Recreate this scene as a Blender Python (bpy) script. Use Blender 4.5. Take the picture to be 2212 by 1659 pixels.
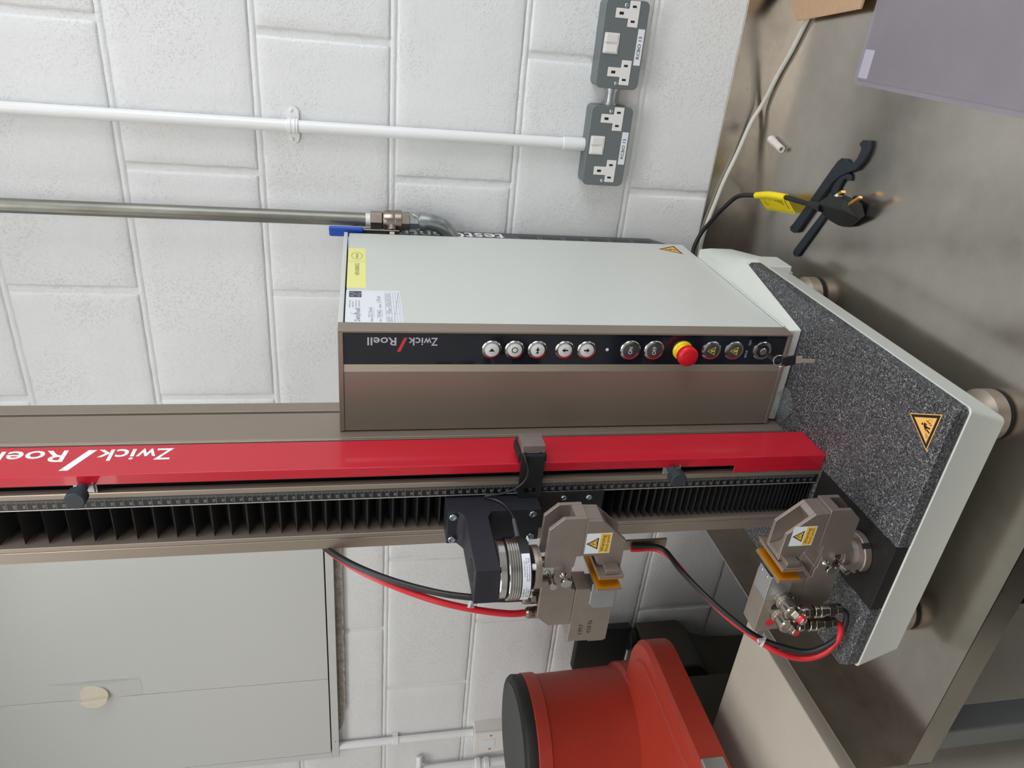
import bpy, bmesh, math, random
from mathutils import Vector, Matrix, noise
random.seed(7)
S = 0.001                                   # everything below is measured in millimetres
for o in list(bpy.data.objects): bpy.data.objects.remove(o)
sc = bpy.context.scene
COL = sc.collection

# ------------------------------------------------------------------ camera, world, lights, exposure
cd = bpy.data.cameras.new('camera'); cam = bpy.data.objects.new('camera', cd); COL.objects.link(cam)
sc.camera = cam
cd.sensor_fit = 'HORIZONTAL'; cd.sensor_width = 36.0
cd.lens = 1570.03 * 36.0 / 2212.0
cd.clip_start = 0.02; cd.clip_end = 50
RX = Vector((0.0907, -0.1789, -0.9797)); RD = Vector((-0.8800, -0.4749, 0.0053)); RF = Vector((-0.4662, 0.8617, -0.2005))
m3 = Matrix((RX, -RD, -RF)).transposed()
cam.matrix_world = Matrix.Translation(Vector((554.96, -733.63, 620.31)) * S) @ m3.to_4x4()

sc.view_settings.view_transform = 'Standard'
sc.view_settings.look = 'None'
sc.view_settings.gamma = 1.0
sc.view_settings.use_curve_mapping = False
sc.view_settings.exposure = 0.0
sc.cycles.max_bounces = 8
try:
    sc.cycles.use_denoising = True
    sc.cycles.sample_clamp_indirect = 6.0
except Exception: pass

w = bpy.data.worlds.new('world'); sc.world = w; w.use_nodes = True
w.node_tree.nodes['Background'].inputs[0].default_value = (0.80, 0.88, 1.0, 1)
w.node_tree.nodes['Background'].inputs[1].default_value = 0.9

def area(name, loc, direction, sx, sy, power, col=(1, 1, 1)):
    l = bpy.data.lights.new(name, 'AREA'); l.shape = 'RECTANGLE'; l.size = sx * S; l.size_y = sy * S
    l.energy = power; l.color = col
    o = bpy.data.objects.new(name, l); COL.objects.link(o)
    o.location = Vector(loc) * S
    o.rotation_euler = Vector(direction).to_track_quat('-Z', 'Y').to_euler()
    return o
area('window_daylight', (2380, -500, 1150), (-1, 0, -0.12), 1700, 1300, 31, (0.94, 0.97, 1.0))
for lamp_x, lamp_y, lamp_w in ((500, -500, 7), (-1100, -500, 6), (500, -2100, 7.5), (-1100, -2100, 7.5)):
    area('ceiling_lamp_light', (lamp_x, lamp_y, 1765), (0, 0, -1), 1100, 500, lamp_w, (1.0, 0.98, 0.95))

# ------------------------------------------------------------------ materials
def lin(c):
    return tuple((v / 255 / 12.92) if v / 255 <= 0.04045 else (((v / 255) + 0.055) / 1.055) ** 2.4 for v in c)
MATS = {}
def mat(name, rgb, rough=0.5, metal=0.0, noise_amt=0.0, noise_scale=40, bump=0.0, bump_scale=300, bump_dist=0.001, spec=0.5, coat=0.0, stretch=None, alpha=1.0, trans=0.0, rvar=0.0):
    if name in MATS: return MATS[name]
    m = bpy.data.materials.new(name); m.use_nodes = True
    nt = m.node_tree; b = nt.nodes['Principled BSDF']
    c = lin(rgb) + (1,)
    b.inputs['Base Color'].default_value = c
    b.inputs['Roughness'].default_value = rough
    b.inputs['Metallic'].default_value = metal
    b.inputs['Specular IOR Level'].default_value = spec
    b.inputs['Coat Weight'].default_value = coat
    b.inputs['Alpha'].default_value = alpha
    b.inputs['Transmission Weight'].default_value = trans
    if noise_amt or bump or rvar:
        tc = nt.nodes.new('ShaderNodeTexCoord'); mp = nt.nodes.new('ShaderNodeMapping')
        nt.links.new(tc.outputs['Object'], mp.inputs[0])
        if stretch: mp.inputs['Scale'].default_value = stretch
    if noise_amt or rvar:
        n = nt.nodes.new('ShaderNodeTexNoise'); n.inputs['Scale'].default_value = noise_scale; n.inputs['Detail'].default_value = 6
        n.inputs['Roughness'].default_value = 0.65
        nt.links.new(mp.outputs[0], n.inputs['Vector'])
        if noise_amt:
            r = nt.nodes.new('ShaderNodeValToRGB')
            r.color_ramp.elements[0].position = 0.3; r.color_ramp.elements[1].position = 0.7
            r.color_ramp.elements[0].color = tuple(max(0, v * (1 - noise_amt)) for v in c[:3]) + (1,)
            r.color_ramp.elements[1].color = tuple(min(1, v * (1 + noise_amt)) for v in c[:3]) + (1,)
            nt.links.new(n.outputs['Fac'], r.inputs[0]); nt.links.new(r.outputs[0], b.inputs['Base Color'])
        if rvar:
            mr = nt.nodes.new('ShaderNodeMapRange'); mr.inputs[1].default_value = 0.3; mr.inputs[2].default_value = 0.7
            mr.inputs[3].default_value = max(0.02, rough - rvar); mr.inputs[4].default_value = rough + rvar
            nt.links.new(n.outputs['Fac'], mr.inputs[0]); nt.links.new(mr.outputs[0], b.inputs['Roughness'])
    if bump:
        n2 = nt.nodes.new('ShaderNodeTexNoise'); n2.inputs['Scale'].default_value = bump_scale; n2.inputs['Detail'].default_value = 4
        nt.links.new(mp.outputs[0], n2.inputs['Vector'])
        bp = nt.nodes.new('ShaderNodeBump'); bp.inputs['Strength'].default_value = bump; bp.inputs['Distance'].default_value = bump_dist
        nt.links.new(n2.outputs['Fac'], bp.inputs['Height']); nt.links.new(bp.outputs[0], b.inputs['Normal'])
    MATS[name] = m
    return m

def masonry_mat():
    m = bpy.data.materials.new('painted_masonry'); m.use_nodes = True; nt = m.node_tree; b = nt.nodes['Principled BSDF']
    b.inputs['Base Color'].default_value = lin((226, 228, 229)) + (1,); b.inputs['Roughness'].default_value = 0.42
    b.inputs['Specular IOR Level'].default_value = 0.4
    g = nt.nodes.new('ShaderNodeNewGeometry')
    def tex(scale, det):
        n = nt.nodes.new('ShaderNodeTexNoise'); n.inputs['Scale'].default_value = scale; n.inputs['Detail'].default_value = det
        nt.links.new(g.outputs['Position'], n.inputs['Vector']); return n
    a = tex(95, 5); c = tex(330, 3); d = tex(9, 2)
    # clusters of small paint pimples and pits, stronger in patches
    r = nt.nodes.new('ShaderNodeMapRange'); r.inputs[1].default_value = 0.55; r.inputs[2].default_value = 0.72
    nt.links.new(tex(290, 4).outputs['Fac'], r.inputs[0])
    mu = nt.nodes.new('ShaderNodeMath'); mu.operation = 'MULTIPLY'; nt.links.new(r.outputs[0], mu.inputs[0])
    rd = nt.nodes.new('ShaderNodeMapRange'); rd.inputs[1].default_value = 0.42; rd.inputs[2].default_value = 0.62; rd.inputs[3].default_value = 0.35; rd.inputs[4].default_value = 1.0
    nt.links.new(d.outputs['Fac'], rd.inputs[0]); nt.links.new(rd.outputs[0], mu.inputs[1])
    s1 = nt.nodes.new('ShaderNodeMath'); s1.operation = 'MULTIPLY_ADD'; s1.inputs[1].default_value = 0.9
    nt.links.new(a.outputs['Fac'], s1.inputs[0]); nt.links.new(mu.outputs[0], s1.inputs[2])
    s2 = nt.nodes.new('ShaderNodeMath'); s2.operation = 'MULTIPLY_ADD'; s2.inputs[1].default_value = 0.35
    nt.links.new(c.outputs['Fac'], s2.inputs[0]); nt.links.new(s1.outputs[0], s2.inputs[2])
    bp = nt.nodes.new('ShaderNodeBump'); bp.inputs['Strength'].default_value = 0.5; bp.inputs['Distance'].default_value = 0.0018
    nt.links.new(s2.outputs[0], bp.inputs['Height']); nt.links.new(bp.outputs[0], b.inputs['Normal'])
    return m
def granite_mat():
    m = bpy.data.materials.new('speckled_granite'); m.use_nodes = True; nt = m.node_tree; b = nt.nodes['Principled BSDF']
    g = nt.nodes.new('ShaderNodeNewGeometry')
    n = nt.nodes.new('ShaderNodeTexNoise'); n.inputs['Scale'].default_value = 520; n.inputs['Detail'].default_value = 2.0; n.inputs['Distortion'].default_value = 1.8
    nt.links.new(g.outputs['Position'], n.inputs['Vector'])
    r = nt.nodes.new('ShaderNodeValToRGB'); e = r.color_ramp.elements
    e[0].position = 0.46; e[0].color = lin((32, 34, 37)) + (1,); e[1].position = 0.72; e[1].color = lin((196, 197, 199)) + (1,)
    k = r.color_ramp.elements.new(0.545); k.color = lin((58, 60, 64)) + (1,)
    nt.links.new(n.outputs['Fac'], r.inputs[0]); nt.links.new(r.outputs[0], b.inputs['Base Color'])
    b.inputs['Roughness'].default_value = 0.5
    bp = nt.nodes.new('ShaderNodeBump'); bp.inputs['Strength'].default_value = 0.35; bp.inputs['Distance'].default_value = 0.0005
    nt.links.new(n.outputs['Fac'], bp.inputs['Height']); nt.links.new(bp.outputs[0], b.inputs['Normal'])
    return m
def steel_sheet_mat():
    m = bpy.data.materials.new('worn_stainless'); m.use_nodes = True; nt = m.node_tree; b = nt.nodes['Principled BSDF']
    g = nt.nodes.new('ShaderNodeNewGeometry')
    b.inputs['Metallic'].default_value = 1.0
    n = nt.nodes.new('ShaderNodeTexNoise'); n.inputs['Scale'].default_value = 7; n.inputs['Detail'].default_value = 7; n.inputs['Roughness'].default_value = 0.7
    nt.links.new(g.outputs['Position'], n.inputs['Vector'])
    r = nt.nodes.new('ShaderNodeValToRGB'); e = r.color_ramp.elements
    e[0].position = 0.3; e[0].color = lin((174, 168, 160)) + (1,); e[1].position = 0.72; e[1].color = lin((200, 194, 186)) + (1,)
    nt.links.new(n.outputs['Fac'], r.inputs[0]); nt.links.new(r.outputs[0], b.inputs['Base Color'])
    mr = nt.nodes.new('ShaderNodeMapRange'); mr.inputs[1].default_value = 0.3; mr.inputs[2].default_value = 0.7; mr.inputs[3].default_value = 0.18; mr.inputs[4].default_value = 0.28
    nt.links.new(n.outputs['Fac'], mr.inputs[0]); nt.links.new(mr.outputs[0], b.inputs['Roughness'])
    mp = nt.nodes.new('ShaderNodeMapping'); mp.inputs['Scale'].default_value = (6, 900, 900)
    nt.links.new(g.outputs['Position'], mp.inputs[0])
    n2 = nt.nodes.new('ShaderNodeTexNoise'); n2.inputs['Scale'].default_value = 1.0; n2.inputs['Detail'].default_value = 3
    nt.links.new(mp.outputs[0], n2.inputs['Vector'])
    bp = nt.nodes.new('ShaderNodeBump'); bp.inputs['Strength'].default_value = 0.05; bp.inputs['Distance'].default_value = 0.0002
    nt.links.new(n2.outputs['Fac'], bp.inputs['Height']); nt.links.new(bp.outputs[0], b.inputs['Normal'])
    return m
M_WALL = masonry_mat(); M_GRAN = granite_mat(); M_STEEL = steel_sheet_mat()
M_PAINT = mat('white_gloss_paint', (232, 234, 235), 0.3, bump=0.15, bump_scale=120)
M_PLAINW = mat('plain_white_wall', (215, 214, 210), 0.8)
M_FLOOR = mat('olive_floor', (30, 30, 21), 0.85, noise_amt=0.15, noise_scale=5)
M_GREY = mat('light_grey_powder_coat', (206, 209, 204), 0.42, bump=0.08, bump_scale=900, bump_dist=0.0004)
M_BRONZE = mat('bronze_anodised', (150, 138, 126), 0.46, 0.55, bump=0.05, bump_scale=1500, bump_dist=0.0002)
M_BRONZE_L = mat('bright_bevel', (205, 190, 175), 0.3, 0.9)
M_RED = mat('red_lacquer', (190, 26, 46), 0.3, coat=0.2)
M_DARK = mat('black_slot', (20, 19, 19), 0.7)
M_BLACK = mat('black_plastic', (26, 27, 29), 0.5, bump=0.1, bump_scale=1200, bump_dist=0.0003)
M_BELLOW = mat('black_bellows', (30, 29, 30), 0.6, bump=0.15, bump_scale=900, bump_dist=0.0004)
M_BRACK = mat('blue_black_anodised', (40, 41, 50), 0.5, 0.3, bump=0.06, bump_scale=1500, bump_dist=0.0002)
M_PANEL = mat('glossy_dark_panel', (24, 28, 38), 0.08, spec=0.6)
M_NICKEL = mat('nickel_steel', (158, 147, 139), 0.4, 0.75, noise_amt=0.08, noise_scale=30, bump=0.05, bump_scale=800, bump_dist=0.0003)
M_NICKEL_B = mat('bright_nickel', (176, 170, 160), 0.22, 1.0, noise_amt=0.1, noise_scale=200)
M_CHROME = mat('polished_steel', (205, 203, 200), 0.16, 1.0)
M_ALU = mat('silver_sheet', (176, 178, 180), 0.34, 0.8)
M_ZINC = mat('zinc_screw', (186, 200, 204), 0.22, 1.0)
M_GALV = mat('galvanised_pipe', (132, 132, 124), 0.42, 0.75, noise_amt=0.28, noise_scale=25, stretch=(1, 1, 0.25))
M_GALV_B = mat('bright_galvanised', (160, 166, 168), 0.33, 0.85, noise_amt=0.2, noise_scale=60)
M_BRASS_N = mat('nickelled_brass', (160, 148, 138), 0.26, 0.95, noise_amt=0.15, noise_scale=50)
M_AMBER = mat('amber_polymer', (178, 114, 12), 0.42)
M_SOCK = mat('grey_metalclad', (112, 120, 121), 0.42, 0.25, bump=0.05, bump_scale=700)
M_WPLAS = mat('white_plastic', (228, 226, 224), 0.3)
M_LABEL = mat('white_label', (226, 230, 236), 0.45)
M_INK = mat('black_print', (22, 20, 20), 0.6)
M_GINK = mat('grey_print', (110, 112, 118), 0.6)
M_WINK = mat('white_print', (238, 238, 238), 0.5)
M_SINK = mat('silver_print', (186, 190, 200), 0.4)
M_RINK = mat('red_print', (205, 60, 74), 0.5)
M_SAFE = mat('safety_yellow', (232, 186, 72), 0.45)
M_YPAP = mat('pale_yellow_sticker', (236, 233, 148), 0.5)
M_YTAG = mat('bright_yellow_tag', (246, 222, 10), 0.4)
M_YEST = mat('yellow_plastic', (238, 212, 30), 0.35)
M_REDP = mat('red_plastic', (208, 20, 34), 0.35)
M_BLUE = mat('blue_vinyl', (18, 78, 180), 0.35)
M_CAB = mat('grey_white_cabinet', (198, 200, 197), 0.38)
M_CREAM = mat('cream_plastic', (216, 208, 190), 0.4)
M_FOAM = mat('rough_foam', (158, 152, 144), 0.9, noise_amt=0.3, noise_scale=60, bump=1.0, bump_scale=130, bump_dist=0.006)
M_CARD = mat('corrugated_card', (182, 150, 120), 0.8, noise_amt=0.06, noise_scale=150)
M_CARD_E = mat('card_edge', (206, 180, 150), 0.85)
M_CABLE = mat('off_white_cable', (206, 204, 196), 0.45)
M_CBLK = mat('black_cable', (22, 23, 25), 0.42)
M_CRED = mat('red_hose', (196, 26, 40), 0.35)
M_OXIDE = mat('black_oxide_steel', (38, 46, 54), 0.5, 0.35, noise_amt=0.15, noise_scale=120)
M_BRASS = mat('brass_pin', (214, 168, 96), 0.3, 0.9)
M_ORANGE = mat('orange_red_paint', (166, 52, 36), 0.45, noise_amt=0.08, noise_scale=9)
M_RUB = mat('grey_black_rubber', (70, 71, 72), 0.8, noise_amt=0.1, noise_scale=60)
M_OLIVE = mat('dark_olive_paint', (58, 56, 44), 0.35)
M_BEIGE = mat('beige_laminate', (186, 180, 168), 0.42, noise_amt=0.05, noise_scale=10)
M_CLEAR = mat('clear_film', (150, 156, 162), 0.12, alpha=0.22)
M_TIE = mat('clear_nylon', (214, 214, 216), 0.35, alpha=0.8)
M_RUBBER = mat('dark_foot_pad', (20, 18, 17), 0.8)
M_LAMP = bpy.data.materials.new('lamp_diffuser'); M_LAMP.use_nodes = True
M_LAMP.node_tree.nodes['Principled BSDF'].inputs['Emission Color'].default_value = (1, 0.98, 0.95, 1)
M_LAMP.node_tree.nodes['Principled BSDF'].inputs['Emission Strength'].default_value = 3.0
M_MAT = mat('translucent_lilac_sheet', (158, 152, 161), 0.3, noise_amt=0.06, noise_scale=8, alpha=0.6)
M_MATL = mat('frosted_label', (186, 180, 196), 0.4, alpha=0.9)

# ------------------------------------------------------------------ mesh builder
AX = {'x': Vector((1, 0, 0)), 'y': Vector((0, 1, 0)), 'z': Vector((0, 0, 1))}
def V(*a): return Vector(a)
class MB:
    def __init__(s): s.bm = bmesh.new(); s.mats = []; s.mi = 0
    def m(s, material):
        if material not in s.mats: s.mats.append(material)
        s.mi = s.mats.index(material); return s
    def face(s, vs):
        f = s.bm.faces.new(vs); f.material_index = s.mi; return f
    def v(s, p): return s.bm.verts.new(Vector(p) * S)
    def box(s, x0, x1, y0, y1, z0, z1):
        P = [s.v((x, y, z)) for x in (x0, x1) for y in (y0, y1) for z in (z0, z1)]
        for q in ((0, 1, 3, 2), (4, 6, 7, 5), (0, 4, 5, 1), (2, 3, 7, 6), (0, 2, 6, 4), (1, 5, 7, 3)): s.face([P[i] for i in q])
        return s
    def obox(s, c, ex, ey, ez, hx, hy, hz):          # box in its own axes
        c = Vector(c); ex, ey, ez = [Vector(e).normalized() for e in (ex, ey, ez)]
        P = [s.v(c + ex * i * hx + ey * j * hy + ez * k * hz) for i in (-1, 1) for j in (-1, 1) for k in (-1, 1)]
        for q in ((0, 1, 3, 2), (4, 6, 7, 5), (0, 4, 5, 1), (2, 3, 7, 6), (0, 2, 6, 4), (1, 5, 7, 3)): s.face([P[i] for i in q])
        return s
    def prism(s, poly, fn0, fn1):                    # polygon (a,b) placed by fn0 and fn1
        A = [s.v(fn0(*p)) for p in poly]; B = [s.v(fn1(*p)) for p in poly]
        s.face(list(reversed(A))); s.face(B); n = len(poly)
        for i in range(n): s.face([A[i], A[(i + 1) % n], B[(i + 1) % n], B[i]])
        return s
    def pz(s, poly, z0, z1): return s.prism(poly, lambda a, b: (a, b, z0), lambda a, b: (a, b, z1))
    def py(s, poly, y0, y1): return s.prism(poly, lambda a, b: (a, y0, b), lambda a, b: (a, y1, b))
    def px(s, poly, x0, x1): return s.prism(poly, lambda a, b: (x0, a, b), lambda a, b: (x1, a, b))
    def lathe(s, prof, o, axis, seg=32, closed=False):   # prof [(r, h)]
        a = Vector(AX[axis] if isinstance(axis, str) else axis).normalized(); o = Vector(o)
        t = V(1, 0, 0) if abs(a.x) < 0.9 else V(0, 1, 0)
        e = a.cross(t).normalized(); f = a.cross(e)
        rings = []
        for r, h in prof:
            if r < 1e-6: rings.append([s.v(o + a * h)])
            else: rings.append([s.v(o + a * h + (e * math.cos(2 * math.pi * i / seg) + f * math.sin(2 * math.pi * i / seg)) * r) for i in range(seg)])
        for A, B in zip(rings, rings[1:]):
            for i in range(seg):
                j = (i + 1) % seg
                if len(A) == 1 and len(B) > 1: s.face([A[0], B[i], B[j]])
                elif len(B) == 1 and len(A) > 1: s.face([A[i], B[0], A[j]])
                elif len(A) > 1: s.face([A[i], B[i], B[j], A[j]])
        for R, flip in ((rings[0], True), (rings[-1], False)):
            if len(R) > 1 and not closed: s.face(R if flip else list(reversed(R)))
        return s
    def cyl(s, o, axis, r, L, seg=24): return s.lathe([(r, 0), (r, L)], o, axis, seg)
    def ring(s, o, axis, r0, r1, L, seg=32):
        return s.lathe([(r0, 0), (r1, 0), (r1, L), (r0, L), (r0, 0)], o, axis, seg, closed=True)
    def hexa(s, o, axis, r, L): return s.lathe([(r, 0), (r, L)], o, axis, 6)
    def tube(s, pts, r, seg=12, smooth=6):
        pts = [Vector(p) for p in pts]
        if smooth and len(pts) > 2:
            out = []; P = [pts[0] * 2 - pts[1]] + pts + [pts[-1] * 2 - pts[-2]]
            for i in range(1, len(P) - 2):
                for k in range(smooth):
                    t = k / smooth
                    out.append(0.5 * ((2 * P[i]) + (-P[i - 1] + P[i + 1]) * t + (2 * P[i - 1] - 5 * P[i] + 4 * P[i + 1] - P[i + 2]) * t * t + (-P[i - 1] + 3 * P[i] - 3 * P[i + 1] + P[i + 2]) * t ** 3))
            out.append(pts[-1]); pts = out
        prev = None; rings = []
        for i, p in enumerate(pts):
            d = (pts[min(i + 1, len(pts) - 1)] - pts[max(i - 1, 0)]).normalized()
            if prev is None:
                t = V(0, 0, 1) if abs(d.z) < 0.9 else V(1, 0, 0); e = d.cross(t).normalized()
            else: e = (prev - d * prev.dot(d)).normalized()
            prev = e; f = d.cross(e)
            rings.append([s.v(p + (e * math.cos(2 * math.pi * k / seg) + f * math.sin(2 * math.pi * k / seg)) * r) for k in range(seg)])
        for A, B in zip(rings, rings[1:]):
            for k in range(seg): s.face([A[k], A[(k + 1) % seg], B[(k + 1) % seg], B[k]])
        s.face(list(reversed(rings[0]))); s.face(rings[-1]); return s
    def dome(s, o, axis, r, h, seg=20, n=5):
        return s.lathe([(r * math.cos(math.pi / 2 * i / n), h * math.sin(math.pi / 2 * i / n)) for i in range(n)] + [(0, h)], o, axis, seg)
    def quad(s, pts): s.face([s.v(p) for p in pts]); return s
    def add_mesh(s, me, mw):                          # text glyphs etc., already in metres
        n0 = len(s.bm.verts); vs = [s.bm.verts.new(mw @ v.co) for v in me.vertices]
        for p in me.polygons:
            try: s.face([vs[i] for i in p.vertices])
            except ValueError: pass
        return s

def obj(name, mb, material=None, parent=None, bevel=0, seg=2, sharp=32, label=None, flat=False):
    bm = mb.bm
    bmesh.ops.recalc_face_normals(bm, faces=bm.faces)
    me = bpy.data.meshes.new(name); bm.to_mesh(me); bm.free()
    for mm in (mb.mats or [material]): me.materials.append(mm)
    if not flat:
        me.shade_smooth(); me.set_sharp_from_angle(angle=math.radians(sharp))
    o = bpy.data.objects.new(name, me); COL.objects.link(o)
    if bevel:
        b = o.modifiers.new('bevel', 'BEVEL'); b.width = bevel * S; b.segments = seg; b.limit_method = 'ANGLE'; b.angle_limit = math.radians(40); b.harden_normals = True
    if parent: attach(o, parent)
    if label: o['label'] = label
    return o
def attach(o, parent):
    o.parent = parent
    w_ = Vector((0, 0, 0)); p = parent
    while p: w_ += p.location; p = p.parent
    o.location = -w_
def thing(name, label, cat, loc=(0, 0, 0), group=None):
    o = bpy.data.objects.new(name, None); COL.objects.link(o); o.empty_display_size = 0.05
    o.location = Vector(loc) * S; o['label'] = label; o['category'] = cat
    if group: o['group'] = group
    return o
def tag(o, label, cat, group=None):
    o['label'] = label; o['category'] = cat
    if group: o['group'] = group
    return o
def struct(o): o['kind'] = 'structure'; return o

TXT = {}
def glyphs(s, bold=0.0):
    key = (s, bold)
    if key in TXT: return TXT[key]
    c = bpy.data.curves.new('t', 'FONT'); c.body = s; c.size = 1; c.offset = bold; c.resolution_u = 3
    o = bpy.data.objects.new('t', c); COL.objects.link(o)
    me = bpy.data.meshes.new_from_object(o.evaluated_get(bpy.context.evaluated_depsgraph_get()))
    bpy.data.objects.remove(o); bpy.data.curves.remove(c)
    xs = [v.co.x for v in me.vertices] or [0, 1]; ys = [v.co.y for v in me.vertices] or [0, 1]
    TXT[key] = (me, min(xs), max(xs), min(ys), max(ys)); return TXT[key]
def text(mb, s, o, xd, yd, width=None, height=None, bold=0.012, lift=0.15, center=False, capref=None):
    """lettering with its baseline start at o (mm), along xd, letters standing along yd; scaled to width (and height of a capital)."""
    me, x0, x1, y0, y1 = glyphs(s, bold)
    xd = Vector(xd).normalized(); yd = Vector(yd).normalized(); n = xd.cross(yd)
    cap = glyphs('H', bold); ch = cap[4] - cap[3]
    sy = (height / ch) if height else width / (x1 - x0)
    sx = (width / (x1 - x0)) if width else sy
    o = Vector(o)
    if center: o = o - xd * (sx * (x1 - x0) / 2)
    mw = Matrix.Translation((o + n * lift) * S) @ Matrix((xd * sx * S, yd * sy * S, n * S)).transposed().to_4x4() @ Matrix.Translation((-x0, 0, 0))
    return mb.add_mesh(me, mw)
def rrect(x0, x1, y0, y1, r, n=5):
    out = []
    for cx, cy, a in ((x1 - r, y1 - r, 0), (x0 + r, y1 - r, 90), (x0 + r, y0 + r, 180), (x1 - r, y0 + r, 270)):
        for i in range(n + 1):
            t = math.radians(a + 90 * i / n); out.append((cx + r * math.cos(t), cy + r * math.sin(t)))
    return out
def circle(cx, cy, r, n=24): return [(cx + r * math.cos(2 * math.pi * i / n), cy + r * math.sin(2 * math.pi * i / n)) for i in range(n)]
YW = 615.6; ZB = -116.0; ZF = -1016.0

# ------------------------------------------------------------------ room shell
M_MORTAR = M_WALL
wall = struct(obj('wall_back', MB().box(-2300, 2400, YW + 4.2, YW + 120, ZF, 1800), M_WALL))
def block_mesh(i, L=440.0, H=215.0):
    """one painted block: hand-worn rounded arrises, a slightly uneven face"""
    rnd = random.Random(i * 13 + 5); bm = MB()
    xs = [0, 2.0, 6.0] + [6 + (L - 12) * k / 24 for k in range(1, 24)] + [L - 6, L - 2.0, L]
    zs = [0, 2.0, 6.0] + [6 + (H - 12) * k / 12 for k in range(1, 12)] + [H - 6, H - 2.0, H]
    ed = {0: 5.0, 1: 1.6, 2: 0.3}
    g = []
    for a, x in enumerate(xs):
        col = []
        for c, z in enumerate(zs):
            da = min(a, len(xs) - 1 - a); dc = min(c, len(zs) - 1 - c)
            y = ed.get(min(da, dc), 0.0)
            nz = noise.noise(Vector((x * 0.02 + i * 9, z * 0.02, 3.1))) * 0.9 + noise.noise(Vector((x * 0.09 + i * 7, z * 0.09, 8.1))) * 0.5
            jx = noise.noise(Vector((z * 0.06 + i * 3, a * 5.0, 1.7))) * 1.8 if da < 3 else 0
            jz = noise.noise(Vector((x * 0.06 + i * 4, c * 5.0, 4.7))) * 1.8 if dc < 3 else 0
            col.append(bm.v((x + jx, y + nz * (0.3 if min(da, dc) == 0 else 1), z + jz)))
        g.append(col)
    for a in range(len(xs) - 1):
        for c in range(len(zs) - 1): bm.face([g[a][c], g[a + 1][c], g[a + 1][c + 1], g[a][c + 1]])
    me = bpy.data.meshes.new('block'); bmesh.ops.recalc_face_normals(bm.bm, faces=bm.bm.faces)
    bm.bm.to_mesh(me); bm.bm.free(); me.materials.append(M_WALL); me.shade_smooth(); return me
BM = [block_mesh(i) for i in range(6)]
nb = 0
for k in range(-2, 6):
    ztop = 1017.4 - 225.0 * k
    off = 247.0 if (k % 2 == 0) else 472.0
    for j in range(-2, 6):
        xr = off - 450.0 * j; xl = xr - 440.0
        if xl > 1000 or xr < -1700: continue
        b = bpy.data.objects.new('block', BM[(nb * 5 + k) % 6]); COL.objects.link(b); nb += 1
        b.parent = wall; b.location = Vector((xl - 5, YW, ztop - 220)) * S
for k in range(-2, 6):                               # painted bed joints, struck nearly flush
    zb_j = 1017.4 - 225.0 * k; rings = []; bj_ = MB()
    for i in range(0, 131):
        x = -1700 + i * 20.0; q = noise.noise(Vector((x * 0.03, k * 7.0, 2.2))); q2 = noise.noise(Vector((x * 0.05, k * 3.0, 9.2)))
        rings.append([bj_.v(p) for p in ((x, YW + 5, zb_j - 6.6 + q), (x, YW + 2.2 + 0.5 * q2, zb_j - 3.6 + q), (x, YW + 1.5 + 0.6 * q, zb_j + q2), (x, YW + 2.2 + 0.4 * q, zb_j + 3.6 + q2), (x, YW + 5, zb_j + 6.6 + q2))])
    for A, B in zip(rings, rings[1:]):
        for i in range(4): bj_.face([A[i], A[i + 1], B[i + 1], B[i]])
    obj('bed_joint', bj_, M_WALL, wall, sharp=80)
struct(obj('floor', MB().box(-2300, 2400, -3200, YW, ZF - 60, ZF), M_FLOOR))
struct(obj('ceiling', MB().box(-2300, 2400, -3200, YW + 120, 1800, 1860), M_PLAINW))
struct(obj('wall_left', MB().box(-2400, -2300, -3200, YW + 120, ZF, 1800), M_PLAINW))
struct(obj('wall_front', MB().box(-2300, 2400, -3300, -3200, ZF, 1800), M_PLAINW))
wr = MB()
wr.box(2400, 2500, -3200, -1400, ZF, 1800).box(2400, 2500, 400, YW + 120, ZF, 1800).box(2400, 2500, -1400, 400, ZF, 480).box(2400, 2500, -1400, 400, 1800 - 30, 1800)
struct(obj('wall_right', wr, M_PLAINW))
wf = MB()
for a in (-1400, -530, 350): wf.box(2420, 2470, a, a + 50, 480, 1770)
for z in (480, 1720): wf.box(2420, 2470, -1400, 400, z, z + 50)
win = struct(obj('window_1', wf, M_WPLAS))
for lx, ly, where in ((500, -500, 'above the steel bench'), (-1100, -500, 'above the orange machine'), (500, -2100, 'behind the viewer on the window side'), (-1100, -2100, 'behind the viewer on the cabinet side')):
    t = thing('ceiling_lamp', 'white rectangular ceiling lamp ' + where, 'lamp', (lx, ly, 1800), 'ceiling lamps')
    obj('lamp_frame', MB().box(lx - 580, lx + 580, ly - 280, ly + 280, 1772, 1800), M_WPLAS, t)
    obj('diffuser', MB().box(lx - 550, lx + 550, ly - 250, ly + 250, 1769, 1772), M_LAMP, t)

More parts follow.
